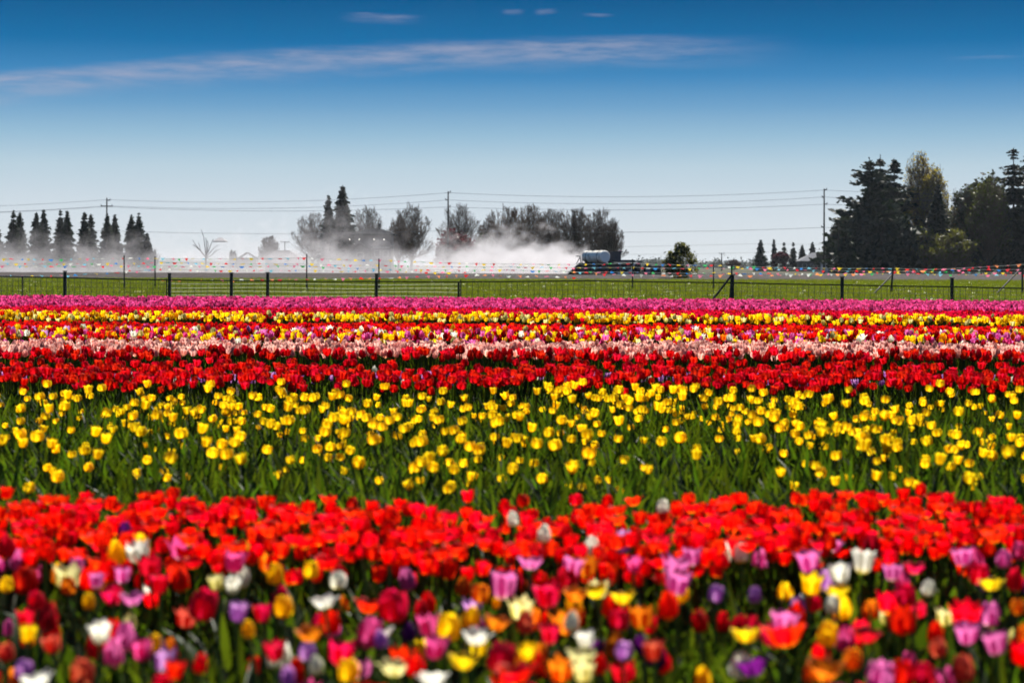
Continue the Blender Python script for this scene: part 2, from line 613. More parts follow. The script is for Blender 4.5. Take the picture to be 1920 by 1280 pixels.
for colour in PAL:
    for shape in ('cup', 'goblet', 'egg'):
        proto_index_key = ('far', colour)
        me = proto_tulip('far_tulip', colour, shape, 0.45, 0.068, 2, 3, _prs, 3, 0.27, True, 3)
        o = bpy.data.objects.new('kind_%03d' % len(PROTO.objects), me)
        PROTO.objects.link(o)
        proto_index.setdefault(proto_index_key, []).append(len(PROTO.objects) - 1)
for colour in ('yellow', 'bright red', 'dark red', 'crimson', 'pink', 'orange', 'white', 'lilac'):
    for shape in ('cup', 'goblet', 'open', 'bowl'):
        if colour == 'yellow' and shape == 'cup':
            shape = 'bowl'
        if shape == 'open' and colour in ('dark red', 'lilac', 'yellow'):
            shape = 'bowl'
        me = proto_tulip('near_tulip', colour, shape, 0.45, {'yellow': 0.046, 'bright red': 0.043}.get(colour, 0.056) * (0.85 if shape == 'open' else 1), 4, 6, _prs, 3, 0.30, True, 6)
        o = bpy.data.objects.new('kind_%03d' % len(PROTO.objects), me)
        PROTO.objects.link(o)
        proto_index.setdefault(('near', colour), []).append(len(PROTO.objects) - 1)
for k in range(4):
    me = proto_tulip('leaf_clump', 'yellow', 'cup', 0.4, 0.06, 4, 6, _prs, 5, 0.36, False, 6)
    o = bpy.data.objects.new('kind_%03d' % len(PROTO.objects), me)
    PROTO.objects.link(o)
    proto_index.setdefault(('leaf', ''), []).append(len(PROTO.objects) - 1)
# grass tufts, and pale daisies that double as glints, share the same pool
M_GRASS = mat_leafy('grass_blades', (0.08, 0.11, 0.012), (0.20, 0.24, 0.012), 0.5, 0.45, 0.3, 0.04, 0.4)
for k in range(3):
    mb = MB()
    for q in range(9):
        a = _prs.uniform(0, 6.3)
        r = _prs.uniform(0, .12)
        hh = _prs.uniform(.07, .17)
        x, y = r * math.cos(a), r * math.sin(a)
        b = _prs.uniform(0, 6.3)
        dx, dy = math.cos(b) * .012, math.sin(b) * .012
        lx, ly = _prs.uniform(-.05, .05), _prs.uniform(-.05, .05)
        mb.add([(x - dx, y - dy, 0), (x + dx, y + dy, 0), (x + lx, y + ly, hh)], [(0, 1, 2)])
    o = bpy.data.objects.new('kind_%03d' % len(PROTO.objects), mb.mesh('grass_tuft', M_GRASS))
    PROTO.objects.link(o)
    proto_index.setdefault(('grass', ''), []).append(len(PROTO.objects) - 1)
mb = MB()  # pale heads stand in for sun glints on the grass as well as daisies
for q in range(5):
    a = _prs.uniform(0, 6.3)
    r = _prs.uniform(.02, .2)
    x, y, hh = r * math.cos(a), r * math.sin(a), _prs.uniform(.08, .15)
    mb.tube([(x, y, hh), (x, y + .006, hh + .012)], [.014, .02], 6)
    mb.tube([(x, y, 0), (x, y, hh)], .002, 3, False)
o = bpy.data.objects.new('kind_%03d' % len(PROTO.objects), mb.mesh('daisy_glints', mat_leafy('daisy_glint_white', (.7, .7, .5), (.8, .8, .5), .3, .5, .3, 0, .1)))
PROTO.objects.link(o)
proto_index.setdefault(('daisy', ''), []).append(len(PROTO.objects) - 1)

gn = bpy.data.node_groups.new('scatter', 'GeometryNodeTree')
gn.interface.new_socket('Geometry', in_out='INPUT', socket_type='NodeSocketGeometry')
gn.interface.new_socket('Geometry', in_out='OUTPUT', socket_type='NodeSocketGeometry')
gi, go = gn.nodes.new('NodeGroupInput'), gn.nodes.new('NodeGroupOutput')
iop = gn.nodes.new('GeometryNodeInstanceOnPoints')
ci = gn.nodes.new('GeometryNodeCollectionInfo')
ci.inputs['Collection'].default_value = PROTO
ci.inputs['Separate Children'].default_value = True
ci.inputs['Reset Children'].default_value = True


def named(nm, ty):
    nd = gn.nodes.new('GeometryNodeInputNamedAttribute')
    nd.data_type = ty
    nd.inputs['Name'].default_value = nm
    return [s for s in nd.outputs if s.enabled][0]


gn.links.new(gi.outputs[0], iop.inputs['Points'])
gn.links.new(ci.outputs[0], iop.inputs['Instance'])
iop.inputs['Pick Instance'].default_value = True
gn.links.new(named('pick', 'INT'), iop.inputs['Instance Index'])
gn.links.new(named('rot', 'FLOAT_VECTOR'), iop.inputs['Rotation'])
gn.links.new(named('scl', 'FLOAT'), iop.inputs['Scale'])
gn.links.new(iop.outputs[0], go.inputs[0])


def scatter(name, pts, pick, rot, scl, label, cat):
    me = bpy.data.meshes.new(name)
    n = len(pts)
    me.vertices.add(n)
    me.vertices.foreach_set('co', np.asarray(pts, 'f').ravel())
    a = me.attributes.new('pick', 'INT', 'POINT')
    a.data.foreach_set('value', np.asarray(pick, 'i'))
    a = me.attributes.new('rot', 'FLOAT_VECTOR', 'POINT')
    a.data.foreach_set('vector', np.asarray(rot, 'f').ravel())
    a = me.attributes.new('scl', 'FLOAT', 'POINT')
    a.data.foreach_set('value', np.asarray(scl, 'f'))
    o = link(name, me)
    md = o.modifiers.new('scatter', 'NODES')
    md.node_group = gn
    return tag(o, label, cat, kind='stuff')


def row_slope(D):
    return 0.19 * min(1, max(0, (D - 12) / 33.0))


def band(name, d0, d1, dens, mix, label, hs=(0.92, 1.1), lod='far', leafs=0.0, edge=0.25, keep=None, patch=None, leaf_front=0.0, tilt=0.10, thin=0.0):
    """a strip of tulips between two distances; mix = [(colour, weight)]"""
    rs = np.random.RandomState(abs(hash(name + str(d0))) % 100000 if False else int(d0 * 100) % 9973)
    marg = 0.5 * 1920 / F * 1.06
    xm = d1 * marg + 0.6
    n = int(dens * (d1 - d0) * 2 * xm)
    x = rs.uniform(-xm, xm, n)
    d = rs.uniform(d0, d1, n)
    # ragged edges of the strip
    wob = edge * (np.sin(x * 1.3 + d0) * .5 + np.sin(x * 3.1 + d0 * 2) * .3 + rs.uniform(-.5, .5, n))
    d = d + wob
    y = d - np.array([row_slope(v) for v in d]) * x
    ok = (np.abs(x) < y * marg + 0.5) & (y > 0.8)
    if patch:
        ok &= (np.sin(x * 2.3 + y * 1.1) + np.sin(x * 5.1 - y * 3.3 + 1) * .8 + np.sin(x * .9 + y * 4.7 + 2) * .7 + rs.normal(0, .9, n)) > patch
    x, y, d = x[ok], y[ok], d[ok]
    n = len(x)
    w = np.array([m[1] for m in mix], float)
    ch = rs.choice(len(mix), n, p=w / w.sum())
    pick = np.empty(n, int)
    isleaf = rs.rand(n) < leafs + thin * (d1 - d) / (d1 - d0)
    if leaf_front:
        isleaf |= (d < d0 + leaf_front) & (rs.rand(n) < 0.86)
    for i in range(n):
        key = ('leaf', '') if isleaf[i] else (lod, mix[ch[i]][0])
        ids = proto_index[key]
        pick[i] = ids[rs.randint(len(ids))]
    rot = np.stack([rs.normal(0, tilt, n), rs.normal(0, tilt, n), rs.uniform(0, 6.283, n)], 1)
    scl = rs.uniform(hs[0], hs[1], n)
    scl[isleaf] = rs.uniform(0.85, 1.1, isleaf.sum())
    z = np.zeros(n)
    pts = np.stack([x, y, z], 1)
    if keep is not None:
        return pts, pick, rot, scl
    return scatter(name, pts, pick, rot, scl, label, 'tulips')


band('tulip_row', 34.4, 43.6, 80, [('magenta', 1)], 'broad band of magenta pink tulips running along the black fence', (0.86, 1.10))
band('tulip_row', 29.6, 34.0, 85, [('crimson', 1), ('dark red', .3)], 'crimson tulip band just in front of the magenta pink tulips', (0.9, 1.02))
band('tulip_row', 26.6, 28.6, 70, [('yellow', 1), ('cream', .3), ('dark red', .14)], 'band of yellow and cream tulips between crimson and red bands', (0.95, 1.15), leafs=.38)
band('tulip_row', 22.7, 25.6, 80, [('bright red', .6), ('dark red', .6)], 'red tulip band just in front of the narrow yellow and cream band', (0.88, 0.98))
band('tulip_row', 19.5, 22.3, 60, [('yellow', 1.1), ('pink', .5), ('white', .22), ('dark red', 1.3), ('orange', .25), ('magenta', .35), ('cream', .2), ('lilac', .05)],
     'mixed band of yellow, pink, white and red tulips amid the red bands', (0.88, 1.12))
band('tulip_row', 16.9, 19.2, 75, [('pale pink', 1)], 'pale pink tulip band between mixed band and dark red tulips', (0.92, 1.02))
band('tulip_row', 15.9, 16.9, 34, [('dark red', 1)], 'thin band of dark red tulips standing before the pale pink ones', (0.95, 1.1))
band('tulip_row', 14.9, 15.5, 55, [('lilac', 1), ('white', .12)], 'low lilac tulips showing between two dark red bands', (0.66, 0.8))
band('tulip_row', 12.3, 14.6, 54, [('dark red', 1)], 'dense dark red tulip band behind the broad yellow tulips', (0.9, 1.08), 'near')
band('tulip_row', 6.85, 12.1, 140, [('yellow', 1)], 'broad loose band of yellow tulips among tall green leaves', (0.70, 1.10), 'near', 0.66, 0.15, leaf_front=0.5, patch=-.8, tilt=.17, thin=.12)

band('tulip_leaves', 6.7, 12.2, 70, [('yellow', 1)], 'tall green tulip leaves standing among the yellow tulips', (.8, 1.0), 'near', 1.0, 0.1, tilt=.16)
# ---- front beds: the nearest tulips are things of their own
front_red = band('x', 5.2, 6.35, 260, [('bright red', 1)], '', (0.82, 1.0), 'near', 0.0, 0.18, keep=True)
mix_fill = band('x', 2.75, 5.45, 45, [('bright red', 1.5), ('dark red', .6), ('crimson', .8), ('pink', .5), ('yellow', .5), ('orange', .5), ('white', .25),
                                       ('lilac', .2), ('purple', .09), ('salmon', .06), ('cream', .2), ('magenta', .3)], '', (0.62, 0.98), 'far', 0.0, 0.1, keep=True)

HAND = [  # px, py, width, colour, shape: tulips that the photograph shows clearly in the front mixed bed
    (1618, 1055, 50, 'white', 'goblet'), (1578, 1078, 44, 'white', 'goblet'), (1573, 1110, 40, 'yellow', 'open'), (1700, 1118, 44, 'crimson', 'cup'),
    (1520, 1055, 50, 'pink', 'goblet'), (1560, 1022, 30, 'pink', 'goblet'), (1392, 1040, 30, 'white', 'egg'), (1300, 1045, 40, 'pink', 'goblet'),
    (1475, 1190, 88, 'bright red', 'open'), (1470, 1168, 50, 'pink', 'goblet'), (1550, 1192, 40, 'yellow', 'egg'), (1400, 1190, 56, 'yellow', 'open'),
    (1625, 1190, 56, 'dark red', 'open'), (1815, 1188, 48, 'pink', 'goblet'), (1872, 1208, 50, 'pink', 'goblet'), (1765, 1217, 36, 'salmon', 'cup'),
    (1545, 1255, 72, 'orange', 'open'), (1600, 1238, 40, 'orange', 'cup'), (1650, 1268, 56, 'pink', 'cup'), (1690, 1265, 50, 'bright red', 'cup'),
    (1735, 1268, 46, 'crimson', 'cup'), (1805, 1258, 44, 'salmon', 'egg'), (1315, 1168, 36, 'dark red', 'egg'), (1340, 1115, 34, 'lilac', 'cup'),
    (1415, 1118, 26, 'lilac', 'egg'), (1560, 1135, 28, 'white', 'egg'), (1740, 1105, 26, 'white', 'egg'), (1835, 1078, 40, 'crimson', 'cup'),
    (1808, 1045, 40, 'pink', 'goblet'), (1715, 1065, 44, 'crimson', 'open'), (1675, 1075, 36, 'pink', 'goblet'), (1860, 1095, 30, 'yellow', 'open'),
    (1885, 1050, 34, 'pink', 'cup'), (1910, 1035, 34, 'magenta', 'cup'), (1268, 1093, 52, 'pink', 'goblet'), (1162, 1165, 40, 'crimson', 'cup'),
    (1072, 1168, 32, 'white', 'egg'), (1103, 1200, 36, 'white', 'goblet'), (1090, 1232, 56, 'cream', 'open'), (1095, 1262, 44, 'cream', 'goblet'),
    (1125, 1248, 26, 'bright red', 'egg'), (1030, 1118, 54, 'crimson', 'goblet'), (1033, 1190, 42, 'crimson', 'goblet'), (944, 1100, 60, 'pink', 'goblet'),
    (995, 1055, 50, 'pink', 'open'), (1072, 1065, 44, 'pink', 'goblet'), (1190, 1060, 34, 'magenta', 'goblet'), (985, 1170, 36, 'salmon', 'egg'),
    (930, 1168, 40, 'orange', 'open'), (840, 1178, 52, 'yellow', 'cup'), (882, 1160, 36, 'yellow', 'egg'), (895, 1195, 40, 'white', 'open'),
    (993, 1225, 36, 'yellow', 'goblet'), (935, 1235, 60, 'crimson', 'cup'), (970, 1262, 76, 'bright red', 'open'), (815, 1215, 48, 'magenta', 'goblet'),
    (870, 1240, 46, 'yellow', 'open'), (780, 1252, 36, 'bright red', 'cup'), (740, 1252, 42, 'cream', 'open'), (735, 1138, 62, 'crimson', 'cup'),
    (690, 1135, 52, 'bright red', 'open'), (655, 1260, 44, 'yellow', 'cup'), (718, 1200, 26, 'lilac', 'egg'), (712, 1188, 36, 'white', 'open'),
    (770, 1188, 28, 'purple', 'egg'), (815, 1275, 50, 'white', 'open'), (900, 1115, 36, 'orange', 'cup'), (1080, 1115, 44, 'orange', 'open'),
    (1122, 1108, 40, 'yellow', 'open'), (1170, 1120, 40, 'yellow', 'open'), (1170, 1222, 34, 'lilac', 'cup'), (1230, 1222, 44, 'salmon', 'goblet'),
    (1207, 1212, 30, 'purple', 'egg'), (1020, 1003, 28, 'white', 'egg'), (962, 975, 24, 'white', 'egg'), (1243, 952, 24, 'white', 'egg'),
    (520, 1222, 44, 'crimson', 'goblet'), (585, 1188, 56, 'orange', 'open'), (578, 1225, 34, 'lilac', 'cup'), (595, 1250, 32, 'white', 'egg'),
    (468, 1182, 28, 'yellow', 'egg'), (448, 1150, 44, 'lilac', 'goblet'), (375, 1135, 60, 'crimson', 'cup'), (437, 1098, 36, 'white', 'goblet'),
    (410, 1095, 34, 'cream', 'goblet'), (535, 1140, 42, 'yellow', 'cup'), (497, 1152, 40, 'crimson', 'goblet'), (610, 1128, 40, 'white', 'open'),
    (635, 1090, 34, 'white', 'cup'), (585, 1070, 34, 'yellow', 'cup'), (515, 1078, 34, 'yellow', 'egg'), (440, 1055, 46, 'magenta', 'goblet'),
    (302, 1098, 42, 'crimson', 'goblet'), (268, 1222, 46, 'magenta', 'goblet'), (290, 1210, 30, 'yellow', 'egg'), (192, 1188, 46, 'white', 'goblet'),
    (328, 1258, 36, 'bright red', 'goblet'), (375, 1248, 28, 'bright red', 'egg'), (152, 1262, 50, 'salmon', 'cup'), (104, 1210, 40, 'salmon', 'goblet'),
    (53, 1190, 30, 'yellow', 'goblet'), (75, 1275, 52, 'white', 'open'), (168, 1130, 26, 'yellow', 'egg'), (230, 1080, 36, 'pink', 'goblet'),
    (182, 1090, 34, 'pink', 'goblet'), (145, 1065, 34, 'pink', 'cup'), (50, 1090, 52, 'dark red', 'cup'), (70, 1128, 36, 'crimson', 'cup'),
    (12, 1098, 26, 'yellow', 'cup'), (215, 1118, 40, 'crimson', 'goblet'), (250, 1122, 40, 'pink', 'open'), (130, 1100, 32, 'orange', 'cup'),
    (45, 1258, 26, 'lilac', 'cup'), (15, 1225, 30, 'salmon', 'cup'), (545, 1270, 28, 'lilac', 'egg'), (1910, 1140, 30, 'orange', 'cup'),
]
TULIPS = []   # x, y, height of the flower's middle, size, colour, shape, bed
for px, py, w, col, shp in HAND:
    zc = 0.40 if py > 1010 else 0.44
    D = F * (H - zc) / (py - HY)
    wid = {'cup': .90, 'goblet': 1.0, 'open': 1.5, 'egg': .78}[shp]
    size = min(max(w * .9 * D / F / wid, 0.036), 0.072)
    p = at(px, py, D)
    TULIPS.append([p.x, p.y, p.z, size, col, shp, 'mixed'])
inv = {}
for k, ids in proto_index.items():
    for i in ids:
        inv[i] = k
fr = sorted(range(len(mix_fill[0])), key=lambda i: mix_fill[0][i][1])
rest_mix = []
r0 = random.Random(3)
for i in fr:
    x, y, _ = mix_fill[0][i]
    col = inv[mix_fill[1][i]][1]
    z = 0.40 * mix_fill[3][i]
    if min((Vector((x, y, z)) - Vector(t[:3])).length for t in TULIPS) < 0.062:
        continue
    # do not grow right in front of one of the clearly seen tulips
    qx, qy = px_of((x, y, z))
    if any(abs(qx - hx) < 26 and -8 < qy - hy < 46 and y < F * .75 / (hy - HY) for hx, hy, *_r in HAND):
        continue
    if len(TULIPS) < 245:
        TULIPS.append([x, y, z, r0.uniform(.034, .050), col, r0.choice(('cup', 'goblet', 'egg', 'open')), 'mixed'])
    else:
        rest_mix.append(i)
order = sorted(range(len(front_red[0])), key=lambda i: front_red[0][i][1])
rest_red = []
for i in order:
    x, y, _ = front_red[0][i]
    qx, qy = px_of((x, y, .42))
    near_white = any(abs(qx - hx) < 17 and abs(qy - hy) < 30 for hx, hy, *_r in HAND if hy < 1010)
    if near_white:
        continue
    if len(TULIPS) < 300 and -10 < qx < 1930:
        TULIPS.append([x, y, 0.415 * front_red[3][i], r0.uniform(.037, .046), 'bright red', r0.choice(('cup', 'goblet', 'open', 'bowl', 'cup', 'goblet')), 'red'])
    else:
        rest_red.append(i)
scatter('tulip_row', front_red[0][rest_red], front_red[1][rest_red], front_red[2][rest_red], front_red[3][rest_red],
        'dense band of bright red tulips behind the mixed front bed', 'tulips')
if rest_mix:
    scatter('tulip_row', mix_fill[0][rest_mix], mix_fill[1][rest_mix], mix_fill[2][rest_mix], mix_fill[3][rest_mix],
            'mixed tulips growing just before the bright red band', 'tulips')
# leaves between the front tulips
lf = band('x', 2.6, 6.2, 62, [('yellow', 1)], '', (1, 1), 'near', 1.0, 0.1, keep=True)
scatter('tulip_leaves', lf[0], lf[1], lf[2], lf[3] * 0.92, 'upright green tulip leaves filling the front beds', 'leaves')

# meshes shared by the front tulips
PETAL = {}
for col in PAL:
    for shp in SHAPES:
        for inner in (False, True):
            mb = MB()
            v, f, a = petal_geo(shp, 4, 7, inner, hash((shp, inner)) % 50 if False else (3 if inner else 8))
            mb.add(v, f, a)
            PETAL[col, shp, inner] = mb.mesh('petal', MP[col], True)
LEAF = []
for k in range(6):
    mb = MB()
    v, f, a = leaf_geo(0.26 + .02 * k, 0.05, 0.25 + .09 * k, 7, 0.2 + .12 * k, -.5 + .2 * k)
    mb.add(v, f, a)
    LEAF.append(mb.mesh('leaf', M_GREEN, True))
STEM = []
for k in range(4):
    mb = MB()
    b = (k - 1.5) * .012
    mb.tube([(0, 0, 0), (b, .004 * k, .35), (b * 1.1, 0, .7), (0, 0, 1)], [.0055, .005, .0045, .0042], 6, False)
    STEM.append(mb.mesh('stem', M_STEM, True))

ADJ = {'cup': 'rounded', 'goblet': 'flaring', 'open': 'wide open', 'egg': 'closed', 'bowl': 'round'}
PIX = [px_of(t[:3]) for t in TULIPS]


def tulip_labels():
    out = []
    for i, t in enumerate(TULIPS):
        me = PIX[i]
        near = sorted((j for j in range(len(TULIPS)) if j != i and TULIPS[j][4] != t[4]), key=lambda j: (PIX[j][0] - me[0]) ** 2 + (PIX[j][1] - me[1]) ** 2)[:10]
        side = lambda j: ('left of' if PIX[j][0] > me[0] else 'right of') if abs(PIX[j][0] - me[0]) > abs(PIX[j][1] - me[1]) else ('behind' if PIX[j][1] > me[1] else 'before')
        head = f"{ADJ[t[5]]} {t[4]} tulip"
        nm = lambda j: f"{side(j)} {'an' if TULIPS[j][4][0] == 'o' else 'a'} {TULIPS[j][4]} one"
        out.append((head, [nm(j) for j in near]))
    final = [None] * len(out)
    used = set()
    for i, (head, ns) in enumerate(out):
        tries = [f"{head} {ns[0]}"] if TULIPS[i][6] == 'mixed' else []
        tries += [f"{head} {ns[a]} and {ns[b]}" for a in range(4) for b in range(a + 1, 8) if ns[a] != ns[b]]
        tries = [s for s in tries if len(s.split()) <= 16]
        cnt = lambda s: sum(1 for k, (h, q) in enumerate(out) if k != i and h == head and all(x in q[:8] for x in s[len(head) + 1:].split(' and ')))
        pick = next((s for s in tries if s not in used and cnt(s) == 0), None)
        if pick is None:
            tenth = int(PIX[i][0] / 192)
            where = ['at the left edge', 'one tenth across', 'two tenths across', 'three tenths across', 'four tenths across', 'halfway across', 'six tenths across', 'seven tenths across', 'eight tenths across', 'at the right edge'][min(max(tenth, 0), 9)]
            pick = next((s for s in (f"{head} {where}, {n}" for n in ns) if s not in used), f"{head} {where}, {ns[0]}")
        used.add(pick)
        final[i] = pick
    return final


LABELS = tulip_labels()
for i, (x, y, z, size, col, shp, bed) in enumerate(TULIPS):
    rr = random.Random(i * 7 + 1)
    root = thing('tulip', LABELS[i], 'tulip', (x, y, 0.004), 0.0, 'tulips in the mixed front bed' if bed == 'mixed' else 'bright red tulips in front')
    zb = z - size * 0.5
    lx, ly = rr.gauss(0, .11), rr.gauss(0, .11)
    link('stem', STEM[i % 4], root, (0, 0, 0), (0, 0, rr.uniform(0, 6.3)), (1, 1, zb + 0.002))
    a0 = rr.uniform(0, 6.3)
    B = Matrix.Translation((0, 0, zb)) @ Euler((lx, ly, a0)).to_matrix().to_4x4() @ Matrix.Scale(size, 4)
    for k in range(6):
        o = link('petal', PETAL[col, shp, k % 2 == 1], root)
        o.matrix_basis = B @ Matrix.Rotation(k * PI / 3 + rr.uniform(-.14, .14), 4, 'Z') @ Matrix.Rotation(rr.uniform(-.10, .16), 4, 'Y')
    for k in range(3):
        link('leaf', LEAF[rr.randrange(6)], root, (0, 0, 0), (0, 0, a0 + k * 2.1 + rr.uniform(-.5, .5)), rr.uniform(.75, 1.15))

# ------------------------------------------------------------------ grass, and daisies doubling as glints, on the lawn
rs = np.random.RandomState(21)
n = 52000
d = 48 + (168 - 48) * rs.rand(n) ** 1.25
x = rs.uniform(-1, 1, n) * (d * 0.275 + 2)
y = d
ok = y > 52.5 - 0.089 * x
pts = np.stack([x, y, np.full(n, .006)], 1)[ok]
n = len(pts)
g = proto_index['grass', '']
scatter('grass', pts, [g[i] for i in rs.randint(0, 3, n)], np.stack([np.zeros(n), np.zeros(n), rs.uniform(0, 6.3, n)], 1), rs.uniform(.8, 1.9, n),
        'short backlit grass on the lawn behind the fence', 'grass')
n = 2600
y = 50 + 90 * rs.rand(n) ** 1.6
x = rs.uniform(-1, 1, n) * (y * 0.275 + 2)
ok = y > 52.5 - 0.089 * x
pts = np.stack([x, y, np.full(n, .006)], 1)[ok]
n = len(pts)
scatter('flower_glints', pts, [proto_index['daisy', ''][0]] * n, np.stack([np.zeros(n), np.zeros(n), rs.uniform(0, 6.3, n)], 1), rs.uniform(.6, 1.1, n),
        'tiny pale flowers sprinkled through the grass', 'flowers')


# ------------------------------------------------------------------ the fence along the flower field
def fence_D(px):
    D = 58.0
    for _ in range(4):
        D = 57.5 - 0.10 * (px - 960) / F * D
    return D


RAIL_Y = [(-40, 516.5), (0, 518), (42, 518.6), (122, 520.5), (318, 525), (434, 526), (502, 526.8), (706, 527.8), (860, 528.3), (1100, 526.3), (1373, 530), (1579, 534.2), (1785, 537.5), (1960, 541)]
fx, fy = zip(*RAIL_Y)
rail_at = lambda px: float(np.interp(px, fx, fy))
fence = thing('fence', 'black wire mesh fence with a top rail behind the magenta tulips', 'fence', (0, 57.5, 0))
off = Vector((0, 57.5, 0))
POSTS = [(42, None, .016), (122, 509, .042), (318, 513, .042), (434, 512, .042), (502, 511.5, .042), (706, 514, .042), (860, 528, .03), (1373, 516, .05), (1579, 519.5, .042), (1785, 522, .042)]
for px, ty, r in POSTS:
    D = fence_D(px)
    top = at(px, ty or rail_at(px) - 1, D) - off
    mb = MB()
    mb.box((0, 0, top.z / 2), (r * 2, r * 2, top.z))
    o = part('post', mb, M_STEEL, fence, loc=(top.x, top.y, 0))
    if ty and r > .035:
        mb = MB()
        mb.box((0, 0, 0), (r * 2.9, r * 2.9, .02))
        part('post_cap', mb, M_STEEL, o, loc=(0, 0, top.z + .0125))
segs = [-40] + [p[0] for p in POSTS] + [1100, 1960]
segs = sorted(segs)
for a, b in zip(segs, segs[1:]):
    mb = MB()
    pa, pb = at(a, rail_at(a), fence_D(a)) - off, at(b, rail_at(b), fence_D(b)) - off
    mid = (pa + pb) / 2 - Vector((0, 0, .008))
    mb.tube([pa + Vector((0, -.055, 0)), mid + Vector((0, -.055, 0)), pb + Vector((0, -.055, 0))], .021, 6)
    part('rail', mb, M_STEEL, fence)
wire_me = MB()
wire_me.box((0, 0, .5), (.011, .011, 1.0))
wire_me = wire_me.mesh('wire', M_WIRE)
px = -38
k = 0
while px < 1950:
    D = fence_D(px)
    t = at(px, rail_at(px), D) - off
    link('wire', wire_me, fence, (t.x, t.y - .055, 0.02), (0, 0, 0), (1, 1, max(t.z - .03, .1)))
    px += 10.5 if px > 860 or px < 330 else 12.5
    k += 1
for fz in (.12, .30, .48, .66, .84):
    mb = MB()
    mb.tube([Vector(((at(p, rail_at(p), fence_D(p)) - off).x, (at(p, rail_at(p), fence_D(p)) - off).y - .068, (at(p, rail_at(p), fence_D(p))).z * fz)) for p in range(-40, 1961, 40)], .005, 4)
    part('wire', mb, M_WIRE, fence)
# brace of the end post
pa, pb = at(1327, 574, fence_D(1327) - .6), at(1371, 517, fence_D(1371) - .02)
mb = MB()
mb.tube([pa - off, pb - off], .03, 8)
part('brace', mb, M_STEEL, fence)
mb = MB()
pa, pb = at(1367, 575, fence_D(1371) + .12), at(1371, 525, fence_D(1371) + .1)
mb.tube([pa - off, pb - off], .018, 6)
part('brace', mb, M_STEEL, fence)

# white tapes strung behind the left half of the fence
tape = thing('tape_fence', 'four white tapes strung low behind the mesh fence', 'fence', (-4, 61, 0))
toff = Vector((-4, 61, 0))
for q, yy in enumerate((532.5, 540, 547, 554.5)):
    mb = MB()
    P = [at(px, yy + .8 * math.sin(px * .02 + q) + (px - 590) * .004, 61 - .1 * (px - 960) / 60) - toff for px in range(312, 865, 46)]
    mb.tube(P, .006, 4)
    part('tape', mb, M_ROPE, tape)
for px in (312, 864):
    p = at(px, 560, 61) - toff
    mb = MB()
    mb.tube([(p.x, p.y + .03, 0), (p.x, p.y + .03, .75)], .02, 6)
    part('post', mb, M_STEEL, tape)

# ------------------------------------------------------------------ bunting poles and strings of pennants
DB = 92.0
POLES = [(233, 479, 'slim bunting pole nearest the dark row of conifers'),
         (291, 481, 'slim bunting pole below the gap beside the row of conifers'),
         (575, 476, 'tall slim bunting pole in front of the dust left of the house'),
         (711, 485, 'slim bunting pole in front of the dust below the house'),
         (1186, 486, 'slim bunting pole in front of the dark farm machine'),
         (1338, 495, 'short bunting pole just past the round evergreen bush')]
for px, ty, lab in POLES:
    D = DB if px != 711 else 90
    t = at(px, ty, D)
    root = thing('bunting_pole', lab, 'pole', (t.x, D, 0.006), 0, 'slim poles holding the pennant strings')
    mb = MB()
    mb.tube([(0, 0, 0), (random.uniform(-.02, .02), 0, t.z)], [.034, .026], 8)
    part('shaft', mb, M_STEEL, root)
    mb = MB()
    mb.tube([(0, 0, t.z * .0), (0, 0, .3)], .045, 8)
    part('ground_sleeve', mb, M_STEEL, root)
for px, ty, bx, by, fx_, fy_, lab in (
        (1372, 497, None, 0, 0, 0, 'dark bunting pole rising directly behind the braced fence post'),
        (1675, 497, 1632, 557, 1673, 515, 'leaning bunting pole with a diagonal brace before the tall firs'),
        (1917, 497, 1866, 553, 1911, 507, 'braced bunting pole at the far end, past the last fence post')):
    D = 80.0
    t = at(px, ty, D)
    root = thing('bunting_pole', lab, 'pole', (t.x, D, 0.006), 0, 'braced poles holding the pennant strings')
    mb = MB()
    dx = -.10 if px == 1675 else 0
    mb.tube([(dx, 0, 0), (0, 0, t.z)], [.045, .034], 8)
    part('shaft', mb, M_STEEL, root)
    if bx:
        a, b = at(bx, by, D - 1.0), at(fx_, fy_, D)
        mb = MB()
        mb.tube([a - Vector((t.x, D, 0.006)), b - Vector((t.x, D, 0.006))], .03, 8)
        part('brace', mb, M_STEEL, root)

FLAGC = {'red': (.75, .02, .03), 'blue': (.03, .22, .65), 'yellow': (.85, .6, .02), 'green': (.04, .45, .12), 'white': (.8, .8, .8), 'pink': (.85, .2, .35), 'sky': (.2, .55, .75), 'orange': (.9, .3, .12)}
FLAGM = {k: mat_leafy('pennant_' + k, v, v, .5, .5, .3, .01, .12) for k, v in FLAGC.items()}
FLAG = {}
for k in FLAGC:
    for q in range(4):
        # a pennant blown out along its string, curling
        w, h = .165, (.09, .11, .14, .18)[q]
        cur = (.25, .6, -.3, .1)[q]
        vs, fs = [], []
        for j in range(4):
            t = j / 3
            ww = w * (1 - t) + .003
            for s in (-1, 1):
                vs.append((s * ww * (.9 + .1 * t) + cur * t * .12, -.30 * h * t * t + .05 * math.sin(t * 3 + q), -h * t))
        for j in range(3):
            a = j * 2
            fs.append((a, a + 1, a + 3, a + 2))
        mb = MB()
        mb.add(vs, fs)
        FLAG[k, q] = mb.mesh('pennant', FLAGM[k], True)
M_CORD = mat_plain('cord', (.5, .5, .5), .7, .2)
frs = random.Random(12)


